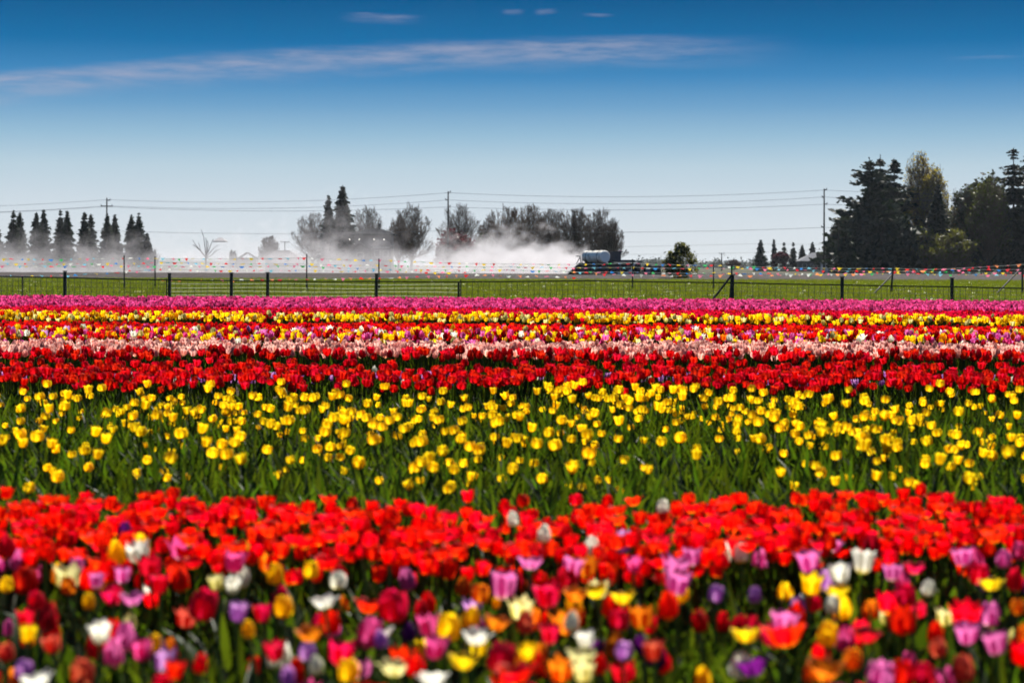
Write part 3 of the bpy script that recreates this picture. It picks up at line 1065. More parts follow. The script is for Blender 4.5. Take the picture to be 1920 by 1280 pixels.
def bunting(label, pts, colours, step=15.0, D=DB, sag=1.5):
    P = []
    for (xa, ya), (xb, yb) in zip(pts, pts[1:]):
        n_ = max(4, int(abs(xb - xa) / 12))
        for k in range(n_):
            t = k / n_
            P.append((xa + (xb - xa) * t, ya + (yb - ya) * t + sag * 4 * t * (1 - t)))
    P.append(pts[-1])
    px0 = (pts[0][0] + pts[-1][0]) / 2
    o0 = at(px0, 500, D)
    o0.z = 0
    root = thing('pennant_string', label, 'bunting', o0, 0, 'strings of small pennants over the lawn')
    mb = MB()
    mb.tube([at(a, b, D) - o0 for a, b in P], .008, 4)
    part('cord', mb, M_CORD, root)
    xs = [p[0] for p in P]
    ys = [p[1] for p in P]
    x = pts[0][0] + frs.uniform(2, 12)
    last = None
    while x < pts[-1][0] - 4:
        c = frs.choice([k for k in colours if k != last])
        last = c
        p = at(x, float(np.interp(x, xs, ys)), D) - o0
        p.z -= .008
        link('pennant', FLAG[c, frs.randrange(4)], root, p, (frs.choice((-1, 1)) * frs.uniform(.95, 1.38), frs.uniform(-.15, .15), frs.uniform(-.6, .6)), (frs.uniform(.52, .85), .8, frs.uniform(.35, .56)))
        x += step * frs.uniform(.75, 1.3)
    return root


MULTI = ['red', 'blue', 'yellow', 'green', 'white', 'pink', 'sky', 'red', 'pink', 'yellow']
bunting('topmost long string of many coloured pennants crossing the dust and the machine', [(-30, 485), (233, 484), (575, 483.5), (711, 487.5), (960, 495), (1186, 493.5), (1338, 496), (1372, 499), (1675, 503), (1917, 505), (1960, 505)], MULTI)
bunting('second long string of many coloured pennants from the top', [(-30, 493), (233, 493.5), (291, 491), (575, 494.5), (711, 497), (960, 500), (1186, 501), (1338, 502), (1372, 502), (1675, 508.5), (1960, 510)], MULTI, D=92.4)
bunting('third long string of many coloured pennants, close below the second', [(-30, 497.5), (233, 498), (575, 498), (711, 504), (960, 506), (1186, 510), (1338, 511.5), (1372, 512), (1675, 512.5), (1960, 514)], MULTI, D=91.6)
bunting('lowest string of many coloured pennants between the conifer row and the house', [(233, 508), (291, 504.5), (575, 506.5), (711, 507), (900, 510)], MULTI, D=92.8)
bunting('short string of pennants dropping low in front of the dusty conifers', [(-30, 516), (110, 516), (160, 513), (233, 508.5), (290, 504.5)], MULTI, 18, 91)
bunting('string of orange and pink pennants hanging low over the ploughed field', [(300, 526), (502, 523.5), (706, 521), (900, 515), (1090, 519.5)], ['orange', 'pink', 'orange', 'white', 'red'], 17, 88, .5)
bunting('string of orange pennants passing low across machine and round bush', [(1050, 507), (1186, 515.5), (1372, 515.5), (1560, 513), (1675, 509)], ['orange', 'pink', 'orange', 'red', 'white'], 17, 86, 1.5)
bunting('string of orange pennants rising towards the last braced pole', [(1675, 509), (1790, 503), (1917, 496), (1960, 494)], ['orange', 'pink', 'red'], 19, 81, 0.5)


# ------------------------------------------------------------------ trees
def seg_mesh(name, segs, mat, n=3):
    """tapered prisms for many branch pieces"""
    S = np.array(segs, 'f')
    p0, p1, r0_, r1_ = S[:, 0:3], S[:, 3:6], S[:, 6:7], S[:, 7:8]
    d = p1 - p0
    d /= np.linalg.norm(d, axis=1, keepdims=True) + 1e-9
    up = np.where(np.abs(d[:, 2:3]) > .9, np.array([[1., 0, 0]]), np.array([[0, 0, 1.]]))
    a = np.cross(d, up)
    a /= np.linalg.norm(a, axis=1, keepdims=True) + 1e-9
    b = np.cross(d, a)
    vs = []
    for P, rr in ((p0, r0_), (p1, r1_)):
        for k in range(n):
            t = 2 * PI * k / n
            vs.append(P + (a * math.cos(t) + b * math.sin(t)) * rr)
    V = np.stack(vs, 1).reshape(-1, 3)
    base = np.arange(len(S))[:, None] * (2 * n)
    fs = []
    for k in range(n):
        k2 = (k + 1) % n
        fs.append(np.concatenate([base + k, base + k2, base + n + k2, base + n + k], 1))
    Fc = np.stack(fs, 1).reshape(-1, 4)
    return np_mesh(name, V, Fc, mat, 4)


def leaf_cloud(name, cen, size, mat, seed, flat=0.3, stretch=1.6, ori=None):
    """many small leaf sprays (diamonds) at the given points"""
    rs = np.random.RandomState(seed)
    cen = np.asarray(cen, 'f')
    n_ = len(cen)
    if ori is None:
        u = rs.normal(size=(n_, 3))
        u[:, 2] *= .6
    else:
        u = np.asarray(ori, 'f') + rs.normal(size=(n_, 3)) * .25
    u /= np.linalg.norm(u, axis=1, keepdims=True) + 1e-9
    w = np.cross(u, rs.normal(size=(n_, 3)))
    w /= np.linalg.norm(w, axis=1, keepdims=True) + 1e-9
    s = (np.asarray(size) * rs.uniform(.6, 1.3, n_))[:, None]
    nrm = np.cross(u, w) * s * flat * .5
    V = np.stack([cen - u * s * stretch * .5, cen + w * s * .5 + nrm, cen + u * s * stretch * .5, cen - w * s * .5 + nrm], 1).reshape(-1, 3)
    Fc = np.arange(n_ * 4).reshape(-1, 4)
    return np_mesh(name, V, Fc, mat, 4)


def grow(h, w, seed, levels=4, limbs=6, up=0.75, trunk=0.22, twig=0.022, base_r=None, kids=3, dome=True):
    """branch pieces of a bare tree h high and w wide, starting at the origin; returns trunk pieces, branch pieces, twig tips"""
    rs = random.Random(seed)
    base_r = base_r or h * 0.018
    tr, br, tips = [], [], []
    th = h * trunk
    p = Vector((0, 0, 0))
    pts = [p]
    for k in range(3):
        p = p + Vector((rs.uniform(-.03, .03) * h * .3, rs.uniform(-.03, .03) * h * .3, th / 3))
        pts.append(p)
    for k in range(3):
        tr.append((*pts[k], *pts[k + 1], base_r * (1.25 - .12 * k), base_r * (1.13 - .12 * k)))

    def inside(q):
        # the crown: an egg standing on the trunk top
        zc, rz = h * .56, h * .46
        k = (q.x / (w * .5)) ** 2 + (q.y / (w * .5)) ** 2 + ((q.z - zc) / rz) ** 2
        return k < 1.0

    def branch(p, d, L, r, lev):
        n_ = 3
        for k in range(n_):
            bend = Vector((rs.gauss(0, .13), rs.gauss(0, .13), rs.gauss(0, .08) + .10))
            d2 = (d + bend).normalized()
            q = p + d2 * (L / n_)
            r2 = max(r * .82, twig * .6)
            if q.z > h * 1.02 or not (inside(q) or q.z < h * .4 and abs(q.x) < w * .5):
                if lev > 1:
                    tips.append(tuple(p))
                    return
            br.append((*p, *q, r, r2))
            if lev > 0 and k >= 0:
                nk = kids if k == n_ - 1 else (2 if rs.random() < .7 else 1)
                for _ in range(nk):
                    ax = Vector((rs.gauss(0, 1), rs.gauss(0, 1), rs.gauss(.35, .6))).normalized()
                    dd = (d2 * rs.uniform(.9, 1.5) + ax * .75 + Vector((0, 0, up * .35))).normalized()
                    branch(q, dd, L * rs.uniform(.5, .72), max(r2 * rs.uniform(.45, .62), twig), lev - 1)
            p, d, r = q, d2, r2
        tips.append(tuple(p))

    for k in range(limbs):
        a = 2 * PI * k / limbs + rs.uniform(-.4, .4)
        sp = rs.uniform(.25, 1.0) * (w / h)
        d = Vector((math.cos(a) * sp, math.sin(a) * sp, up)).normalized()
        start = pts[-1] if rs.random() < .6 else pts[-2]
        branch(Vector(start), d, h * rs.uniform(.32, .42), base_r * .62, levels - 1)
    return tr, br, tips


def dome_tree(h, w, seed, limbs=13, secs=11, terts=6, quats=3, trunk=.16, twig=.022, base_r=None, low=.22):
    """branch pieces of a bare tree whose twigs fill a dome: limbs curve out from a short trunk, each set of shoots rising off the last"""
    rs = random.Random(seed)
    base_r = base_r or h * .017
    tr, br, tips = [], [], []
    T = Vector((rs.uniform(-.02, .02) * h, rs.uniform(-.02, .02) * h, h * trunk))
    tr.append((0, 0, -.05, *(T * .5), base_r * 1.3, base_r * 1.1))
    tr.append((*(T * .5), *T, base_r * 1.1, base_r))
    zc = h * low
    lump = [(rs.uniform(0, 6.3), rs.uniform(.3, 1.2), rs.uniform(.04, .13)) for _ in range(5)]

    def surf(a, e):
        """point of the dome at azimuth a and elevation e (0..1 = low..top)"""
        k = 1 + sum(m * math.cos((a - p) * (1 + i)) * math.cos(q * e * 5) for i, (p, q, m) in enumerate(lump)) * .25
        th = e * PI / 2
        return Vector((math.cos(a) * math.cos(th) ** .8 * w * .5 * k, math.sin(a) * math.cos(th) ** .8 * w * .5 * k, zc + (h - zc) * (math.sin(th) ** .85) * min(k, 1.0)))

    def clamp(p):
        rz = (h - zc) if p.z > zc else (zc + .3)
        k = math.sqrt((p.x / (w * .5)) ** 2 + (p.y / (w * .5)) ** 2 + ((p.z - zc) / rz) ** 2)
        lim = rs.uniform(.82, 1.02)
        if k > lim:
            p = Vector((p.x, p.y, p.z - zc)) * (lim / k) + Vector((0, 0, zc))
        return p

    def strand(p0, p1, bulge, r0, r1, n):
        """a curved shoot; returns its points"""
        c = p0.lerp(p1, .5) + bulge
        pts = []
        for k in range(n + 1):
            t = k / n
            q = p0 * (1 - t) ** 2 + c * 2 * t * (1 - t) + p1 * t * t
            if 0 < k < n:
                q += Vector((rs.gauss(0, 1), rs.gauss(0, 1), rs.gauss(0, .6))) * (p1 - p0).length * .028
            pts.append(q)
        for k in range(n):
            ra, rb = r0 + (r1 - r0) * k / n, r0 + (r1 - r0) * (k + 1) / n
            br.append((*pts[k], *pts[k + 1], max(ra, twig), max(rb, twig * .8)))
        return pts

    for i in range(limbs):
        a = 2 * PI * i / limbs * 2.4 + rs.uniform(-.3, .3)
        e = .02 + .96 * ((i + .5) / limbs) ** .85
        tip = surf(a, e) * rs.uniform(.88, .98)
        s0 = T * rs.uniform(.7, 1.0)
        out = Vector((tip.x, tip.y, 0)) * .10 + Vector((0, 0, -(tip - s0).length * .04))
        L1 = strand(s0, tip, out, base_r * .36, twig * 1.3, 7)
        ln1 = (tip - s0).length
        for j in range(secs):
            t = .18 + .8 * (j + rs.random()) / secs
            f = t * 7
            k = min(int(f), 6)
            p = L1[k].lerp(L1[k + 1], f - k)
            d = (L1[k + 1] - L1[k]).normalized()
            ax = Vector((rs.gauss(0, 1), rs.gauss(0, 1), rs.gauss(.15, .6))).normalized()
            dd = (d * .85 + ax * .7 + Vector((0, 0, .25))).normalized()
            ln2 = ln1 * rs.uniform(.24, .42) * (1.2 - .88 * t)
            L2 = strand(p, clamp(p + dd * ln2), Vector((0, 0, -.06)) * ln2, base_r * .2 * (1.15 - t), twig * 1.15, 4)
            for m in range(terts):
                t2 = .2 + .8 * (m + rs.random()) / terts
                f2 = min(t2, .999) * 4
                k2 = int(f2)
                p2 = L2[k2].lerp(L2[k2 + 1], f2 - k2)
                ax = Vector((rs.gauss(0, 1), rs.gauss(0, 1), rs.gauss(.2, .6))).normalized()
                d3 = (dd * .9 + ax * .6 + Vector((0, 0, .3))).normalized()
                ln3 = ln2 * rs.uniform(.3, .55)
                q3 = clamp(p2 + d3 * ln3)
                br.append((*p2, *q3, twig, twig * .75))
                tips.append(tuple(q3))
                for _ in range(quats):
                    p4 = p2.lerp(q3, rs.uniform(.3, .95))
                    ax = Vector((rs.gauss(0, 1), rs.gauss(0, 1), rs.gauss(.3, .6))).normalized()
                    d4 = (d3 * .9 + ax * .55).normalized()
                    q4 = clamp(p4 + d4 * ln3 * rs.uniform(.35, .6))
                    br.append((*p4, *q4, twig * .75, twig * .5))
                    tips.append(tuple(q4))
    return tr, br, tips


def tree_root(name, px, D, label, cat, group=None):
    return thing(name, label, cat, ((px - 960) / F * D, D, 0), 0, group)


def tree_h(px, ty, D):
    return at(px, ty, D).z


def bare_tree(px, ty, wpx, D, seed, label, group='bare trees behind the dust', levels=4, limbs=7, mat=None, up=.8, twig=.028, leaves=None, trunk=.2, name='bare_tree', cat='tree', leaf_n=0, leaf_size=.35, maxseg=14000, kids=3, dome=True, low=.33, secs=11):
    h, w = tree_h(px, ty, D), wpx / F * D
    if dome:
        tr, br, tips = dome_tree(h, w * 1.1, seed, limbs + 32, secs - 1, 5, 2, trunk, twig * .72, low=low)
    else:
        tr, br, tips = grow(h, w, seed, levels, limbs, up, trunk, twig, kids=kids)
    if len(br) > maxseg and not dome:
        rs_ = np.random.RandomState(seed)
        big = [b for b in br if b[6] > twig * 1.3]
        small = [b for b in br if b[6] <= twig * 1.3]
        k_ = rs_.permutation(len(small))[:max(0, maxseg - len(big))]
        br = big + [small[i] for i in k_]
    root = tree_root(name, px, D, label, cat, group)
    link('trunk', seg_mesh('trunk', tr, M_BARK, 8), root)
    link('crown', seg_mesh('crown', br, mat or M_TWIG, 3), root)
    if leaves is not None and leaf_n:
        rs_ = np.random.RandomState(seed + 1)
        T = np.array(tips)
        idx = rs_.randint(0, len(T), leaf_n)
        cen = T[idx] + rs_.normal(size=(leaf_n, 3)) * .25
        link('foliage', leaf_cloud('foliage', cen, leaf_size, leaves, seed), root)
    return root


def conifer(px, ty, wpx, D, seed, label, group=None, mat=None, dens=1.0, droop=.25, irr=.15, base=.04, power=.9, gap=0.0, size=.45, layers=None, name='conifer', tip=.0, lean=0.0):
    """spire of whorled branches, each a spray of needle tufts"""
    h, w = tree_h(px, ty, D), wpx / F * D
    rs = np.random.RandomState(seed)
    root = tree_root(name, px, D, label, 'tree', group)
    segs = [(lean * h * (k / 6) ** 2, 0, h * k / 6, lean * h * ((k + 1) / 6) ** 2, 0, h * (k + 1) / 6, h * .016 * (1 - k / 6.3) + .02, h * .016 * (1 - (k + 1) / 6.3) + .02) for k in range(6)]
    link('trunk', seg_mesh('trunk', segs, M_BARK, 7), root)
    nl = layers or int(h * 3.2)
    size0 = size
    cen, ori, siz, limb = [], [], [], []
    for j in range(nl):
        t = base + (1 - base) * (j + rs.uniform(-.3, .3)) / nl
        t = min(max(t, base), .995)
        z = h * t
        rad = w * .5 * max(0.02, (1 - t)) ** power * (1 + tip * (1 - t))
        if rs.rand() < gap:
            continue
        nb = rs.randint(6, 10)
        a0 = rs.uniform(0, 6.3)
        size = size0 * (0.42 + 0.58 * min(1, (1 - t) * 2.2))
        for b in range(nb):
            a = a0 + 2 * PI * b / nb + rs.uniform(-.25, .25)
            L = rad * rs.uniform(1 - irr * 2, 1 + irr)
            ns = max(2, int(L / size * 2.6 * dens) + 1)
            cx = lean * h * t * t
            end = (cx + math.cos(a) * L, math.sin(a) * L, z - droop * L * .7)
            if L > .5:
                limb.append((cx, 0, z, *end, .03 + L * .012, .012))
            for s in range(ns):
                q = (s + rs.uniform(.1, .9)) / ns
                r_ = L * q
                zz = z - droop * r_ * (q * .8) + .12 * L * q * q * (1 if droop > .2 else 0) + rs.normal() * size * .22
                sp = size * .28 * (1.2 - .6 * q)
                cen.append((cx + math.cos(a) * r_ + rs.normal() * sp, math.sin(a) * r_ + rs.normal() * sp, zz))
                ori.append((math.cos(a), math.sin(a), -droop * 1.2 + rs.normal() * .2))
                siz.append(size * (1.15 - .45 * q))
    # leader at the very top
    for s in range(6):
        cen.append((lean * h + rs.normal() * .05, rs.normal() * .05, h * (1 - .012 * s)))
        ori.append((0, 0, 1))
        siz.append(size * .5)
    cr = link('crown', leaf_cloud('crown', cen, siz, mat or M_CONIF, seed, .3, 2.0, ori), root)
    if limb:
        link('limbs', seg_mesh('limbs', limb, M_BARK, 3), root)
    return root


def leafy(px, ty, wpx, D, seed, label, mat, n=5000, size=.5, group=None, by=503, name='leafy_tree', cat='tree', trunk=True, clumps=26, lo=.08):
    """clumped foliage crown on a trunk"""
    h, w = tree_h(px, ty, D), wpx / F * D
    rs = np.random.RandomState(seed)
    root = tree_root(name, px, D, label, cat, group)
    tr, br, tips = grow(h * .95, w * .9, seed, 3, 6, .8, .2, .03)
    link('trunk', seg_mesh('trunk', tr, M_BARK, 8), root)
    link('limbs', seg_mesh('limbs', br, M_BARK, 3), root)
    cen = []
    zc = h * (.5 + lo / 2)
    rz = h * (.5 - lo / 2)
    cl = []
    while len(cl) < clumps:
        p = rs.uniform(-1, 1, 3)
        if np.linalg.norm(p) < 1:
            cl.append(p)
    per = n // clumps
    for p in cl:
        s = rs.uniform(.18, .34)
        q = rs.normal(size=(per, 3)) * s * .5
        c = (p[None, :] * .82 + q)
        cen.append(np.stack([c[:, 0] * w / 2, c[:, 1] * w / 2, zc + c[:, 2] * rz], 1))
    cen = np.concatenate(cen)
    cen = cen[cen[:, 2] > .1]
    link('crown', leaf_cloud('crown', cen, size, mat, seed), root)
    return root


# left row of dark spire conifers
ROWG = 'dark spire conifers in the row by the power pole'
row = [(-8, 412, 42), (25, 394, 40), (37, 398, 38), (68, 398, 40), (82, 392, 42), (113, 393, 38), (126, 394, 40), (158, 397, 42), (170, 401, 38), (201, 400, 38), (215, 402, 40), (246, 402, 42), (260, 399, 42)]
ords = ['cut by the photo edge, outermost of the row', 'left tree of the first full pair', 'right tree of the first full pair', 'left tree of the second pair', 'right tree of the second pair',
        'left tree of the third pair', 'right tree of the third pair', 'left tree of the fourth pair', 'right tree of the fourth pair', 'growing in front of the cross-armed power pole', 'just beside the cross-armed power pole',
        'left tree of the darkest end pair', 'right tree of the darkest end pair']
for i, ((px, ty, w), o_) in enumerate(zip(row, ords)):
    conifer(px, ty, w, 372 + (i % 3) * 4, 100 + i, 'dark spire conifer, ' + o_, ROWG, M_CONIF, 1.4, .05, .30, .01, .70, .03, .6, 42)
conifer(275, 436, 26, 368, 131, 'half-height dark conifer closing the end of the row', ROWG, M_CONIF, 1.3, .05, .2, .01, .6, 0, .6, 30)
conifer(283, 462, 14, 368, 132, 'knee-high little conifer at the very end of the row', ROWG, M_CONIF, 1.2, .05, .2, .01, .6, 0, .5, 20)
leafy(291, 466, 8, 420, 133, 'tiny grey shrub standing past the end of the row', M_DARKG, 500, .35, clumps=8, name='shrub', cat='shrub')

# middle
MIDG = 'pair of dark conifers beside the house'
conifer(616, 365, 52, 368, 140, 'shorter of the two dark conifers beside the house', MIDG, M_CONIF2, 1.2, .3, .3, .03, .8, 0, .75, 40)
conifer(642, 348, 66, 372, 141, 'taller of the two dark conifers beside the house', MIDG, M_CONIF2, 1.3, .3, .25, .03, .62, 0, .8, 50)
bare_tree(585, 392, 90, 372, 150, 'thin bare tree just before the two dark conifers', limbs=6, twig=.022, maxseg=6000)
bare_tree(505, 437, 46, 360, 151, 'small round bare tree standing alone in the dust', limbs=8, twig=.026, trunk=.25, maxseg=6000)
bare_tree(688, 379, 74, 384, 152, 'thin bare tree behind the house roof', twig=.022, maxseg=7000)
bare_tree(770, 377, 92, 384, 153, 'dense bare tree right beside the house', limbs=8, maxseg=11000)
bare_tree(748, 400, 56, 378, 154, 'lower bare tree crowding the side of the house', maxseg=6000, mat=M_TWIGB)
bare_tree(861, 376, 92, 388, 155, 'airy bare tree behind the power pole and red shrub', limbs=8, twig=.022, maxseg=8000)
labs = ['first and rounded bare tree of the large clump', 'tallest bare tree of the large clump', 'third bare tree of the large clump', 'fourth bare tree of the large clump',
        'broad bare tree ending the large clump over the white tank', 'low bare tree at the very end of the clump over the machine', 'low bare tree at the start of the large clump']
for i, (px, ty, w) in enumerate([(948, 379, 104), (988, 375, 100), (1032, 384, 96), (1076, 382, 96), (1120, 383, 104), (1146, 408, 62), (915, 405, 56)]):
    bare_tree(px, ty, w, 366 + (i * 5) % 12, 160 + i, labs[i], 'bare trees of the large clump', limbs=8, twig=.03, maxseg=11000, mat=M_TWIGB if i in (0, 1) else M_TWIG)
leafy(852, 430, 88, 358, 171, 'dark plum-red shrub at the foot of the power pole', M_REDLEAF, 5200, .5, name='red_shrub', cat='shrub', clumps=34, lo=0)
leafy(905, 432, 52, 362, 172, 'dull green shrub before the large bare clump', M_DARKG, 2600, .42, name='shrub', cat='shrub', clumps=26, lo=0)
for i, (px, ty, w, lab) in enumerate([(975, 445, 90, 'tangled undergrowth shrub below the tallest bare trees'), (1060, 445, 90, 'tangled undergrowth shrub behind the drifting dust by the tank')]):
    bare_tree(px, ty, w, 372, 180 + i, lab, 'undergrowth shrubs', limbs=9, trunk=.1, twig=.03, name='shrub', cat='shrub', maxseg=7000)


# lopped tree standing in the dust
root = tree_root('lopped_tree', 386, 300, 'lopped tree with bare stub branches fanning out in the dust', 'tree')
mb = MB()
b0 = at(386, 482, 300) - root.location
mb.tube([(0, 0, 0), (0, 0, b0.z * .5), b0], [.2, .15, .13], 8)
part('trunk', mb, M_BARK, root)
for pxs in ([(386, 482), (384, 462), (382, 445), (377, 430)], [(386, 482), (376, 470), (366, 458), (361, 450)], [(386, 482), (378, 474), (374, 462), (372, 454)], [(387, 480), (387, 462), (386, 446)],
            [(386, 480), (392, 468), (397, 454), (400, 448)], [(387, 482), (394, 473), (402, 464), (411, 459)], [(387, 484), (397, 478), (405, 470), (414, 467)], [(376, 470), (368, 463), (361, 459)], [(389, 474), (390, 460), (389, 451)]):
    mb = MB()
    mb.tube([at(a, b, 300 + random.uniform(-.5, .5)) - root.location for a, b in pxs], [.075 - .016 * k for k in range(len(pxs))], 6)
    part('branch', mb, M_BARK, root)

# glossy bush at the edge of the lawn
root = tree_root('evergreen_bush', 1277, 172, 'round glossy evergreen bush standing at the edge of the lawn', 'bush')
h, w = tree_h(1277, 459, 172), 64 / F * 172
tr, br, tips = grow(h * .95, w * .9, 77, 3, 7, .8, .12, .015)
link('trunk', seg_mesh('trunk', tr, M_BARK, 8), root)
link('limbs', seg_mesh('limbs', br, M_BARK, 3), root)
rs = np.random.RandomState(78)
cen = []
for k in range(66):
    p = rs.normal(size=3)
    p /= np.linalg.norm(p)
    p *= rs.uniform(.35, 1) ** .5
    wz = 1.0 if p[2] < .1 else 1.0 - .28 * p[2]
    c = np.array([p[0] * w * .5 * wz, p[1] * w * .5 * wz, h * .5 + p[2] * h * .5])
    cen.append(c + rs.normal(size=(34, 3)) * .15)
cen = np.concatenate(cen)
cen = cen[cen[:, 2] > .05]
link('crown', leaf_cloud('crown', cen, .17, M_GLOSSY, 79, .4, 1.9), root)

# far trees between the bush and the grove
FARG = 'far trees beyond the ploughed field'
conifer(1426, 450, 30, 560, 190, 'dark far conifer standing tallest beside the brown rounded tree', FARG, M_CONIF2, .9, .15, .35, .02, .7, .08, .9, 26)
bare_tree(1376, 485, 34, 600, 191, 'rounded far brown tree beyond the braced fence post', FARG, limbs=8, twig=.06, trunk=.12, mat=mat_plain('russet_twigs', (.14, .07, .05), .85, .1), maxseg=5000)
leafy(1462, 470, 34, 570, 192, 'low far reddish tree beside the tall far conifer', M_REDLEAF, 1800, .7, FARG, clumps=18)
for i, (px, ty, w, lab) in enumerate([(1451, 448, 12, 'slender bare-topped far conifer over the reddish tree'), (1470, 454, 14, 'slender far conifer, second beyond the reddish tree'), (1487, 454, 20, 'narrow far conifer midway along the far group'), (1504, 459, 20, 'shorter far conifer next to the white-roofed house'), (1523, 454, 24, 'far conifer directly behind the white-roofed house')]):
    conifer(px, ty, w, 585, 195 + i, lab, FARG, M_CONIF2, .9, .15, .35, .02, .75, .05, .8, 26)
leafy(1540, 470, 26, 540, 205, 'low far shrub beside the right power pole', M_DARKG, 1300, .6, FARG, clumps=14, name='shrub', cat='shrub')
leafy(452, 478, 12, 700, 206, 'small far tree before the distant farm roof', M_DARKG, 700, .7, FARG, clumps=10)
conifer(434, 468, 10, 700, 207, 'small pointed far tree beside the distant farm roof', FARG, M_CONIF, 1, .1, .2, .02, .6, 0, .9, 18)
conifer(440, 470, 9, 705, 208, 'second small pointed far tree at the distant farm roof', FARG, M_CONIF, 1, .1, .2, .02, .6, 0, .9, 18)
rs = np.random.RandomState(44)
for i, (x0, x1) in enumerate([(1195, 1245), (1310, 1430)]):
    cen = []
    for k in range(60):
        px_ = rs.uniform(x0, x1)
        hh = rs.uniform(3, 9)
        c = at(px_, 500, 2200)
        cen.append(np.stack([c.x + rs.normal(size=40) * 3, 2200 + rs.normal(size=40) * 10, np.abs(rs.normal(size=40)) * hh * .5], 1))
    o = link('far_woods', leaf_cloud('far_woods', np.concatenate(cen), 2.2, M_DARKG, 45 + i))
    tag(o, ['far strip of woods fading blue, between machine and bush', 'far strip of woods fading blue, beyond the brown rounded tree'][i], 'woods', kind='stuff')

# the grove
GR = 'trees of the tall dark grove'
conifer(1630, 296, 168, 334, 210, 'ragged wide fir whose limbs reach furthest out of the grove', GR, M_CONIF2, 1.05, -.15, .5, .02, .68, .22, .95, 40, 'fir_tree')
conifer(1650, 290, 128, 338, 211, 'pointed dark fir, tallest of the front firs in the grove', GR, M_CONIF2, 1.25, .15, .42, .02, .72, .14, .9, 44, 'fir_tree')
conifer(1676, 297, 136, 342, 212, 'broad fir with an olive tinge next to the pale poplar', GR, M_CONIF2, 1.2, .1, .46, .02, .66, .14, .9, 42, 'fir_tree')
leafy(1676, 345, 70, 346, 213, 'olive leafed tree growing through the firs', M_OLIVE, 1600, .5, GR, clumps=22, lo=.3)
bare_tree(1722, 269, 62, 348, 214, 'tall thin poplar with pale young leaves, highest in the grove', GR, 5, 5, M_TWIG, 1.5, .03, M_OLIVE, .3, 'poplar_tree', leaf_n=2600, leaf_size=.25, maxseg=9000, low=.3)
bare_tree(1752, 297, 58, 344, 215, 'second thin poplar with yellow young leaves', GR, 5, 5, M_TWIG, 1.3, .03, M_OLIVE, .25, 'poplar_tree', leaf_n=3000, leaf_size=.27, maxseg=9000, low=.25)
conifer(1758, 344, 80, 336, 216, 'narrow dark conifer in front of the poplars', GR, M_CONIF2, 1.3, .2, .25, .02, .85, .02, .85, 44)
bare_tree(1735, 425, 92, 332, 217, 'green-yellow leafed tree below the poplars', GR, 4, 7, M_TWIG, .9, .028, M_LEAFG, .15, 'leafy_tree', leaf_n=2600, leaf_size=.3, low=.1)
bare_tree(1788, 425, 116, 328, 218, 'fresh green leafed tree low in the gap of the grove', GR, 4, 7, M_TWIG, .9, .028, M_LEAFG, .15, 'leafy_tree', leaf_n=2600, leaf_size=.3, low=.06)
bare_tree(1790, 385, 74, 350, 219, 'yellowish thin tree filling the sunlit gap', GR, 4, 6, M_TWIG, .9, .028, M_OLIVE, .2, leaf_n=2200, leaf_size=.42, maxseg=6000)
bare_tree(1812, 336, 76, 340, 220, 'half bare tree with fine twigs left of the dark ivy-clad one', GR, 4, 7, M_TWIG, .9, .026, M_DARKG, .25, leaf_n=1500, leaf_size=.4, maxseg=10000)
leafy(1848, 330, 92, 342, 221, 'dark ivy-clad broad tree beside the layered firs', M_DARKG, 7000, .62, GR, clumps=44)
bare_tree(1852, 322, 86, 334, 222, 'olive-leafed tree against the layered firs', GR, 4, 7, M_TWIG, .9, .028, M_LEAFG, .15, 'leafy_tree', leaf_n=2400, leaf_size=.28, low=.3)
conifer(1900, 277, 116, 338, 223, 'open layered fir with tiers of drooping boughs', GR, M_CONIF2, 1.15, .3, .36, .06, .55, .10, .62, 46, 'fir_tree')
conifer(1932, 283, 124, 344, 224, 'open layered fir cut off by the photo edge', GR, M_CONIF2, 1.15, .3, .36, .06, .55, .10, .62, 46, 'fir_tree')
conifer(1585, 428, 48, 322, 225, 'low dark conifer by the thin pole at the grove corner', GR, M_CONIF, 1.3, .1, .25, .01, .6, 0, .7, 26)
bare_tree(1592, 392, 78, 344, 226, 'grey half-leafed tree at the outer corner of the grove', GR, 4, 7, M_TWIG, .7, .026, M_DARKG, .2, leaf_n=2600, leaf_size=.42, maxseg=9000)
leafy(1568, 440, 54, 346, 227, 'sparse leaning tree right behind the power pole', M_DARKG, 900, .45, GR, clumps=18)
for i, (px, ty, w, lab) in enumerate([(1622, 398, 100, 'dark bulky evergreen under the ragged fir'), (1684, 385, 110, 'dark bulky evergreen in the middle of the grove'), (1745, 440, 90, 'dark evergreen below the green-yellow tree'),
                                      (1840, 415, 100, 'dark evergreen at the foot of the ivy-clad tree'), (1895, 420, 100, 'dark evergreen at the foot of the layered firs'), (1800, 462, 90, 'low dark evergreen under the fresh green tree')]):
    leafy(px, ty, w, 330 + 3 * i, 230 + i, lab, M_CONIF2, 6500, .75, GR, clumps=44, name='evergreen_tree', lo=-.1)


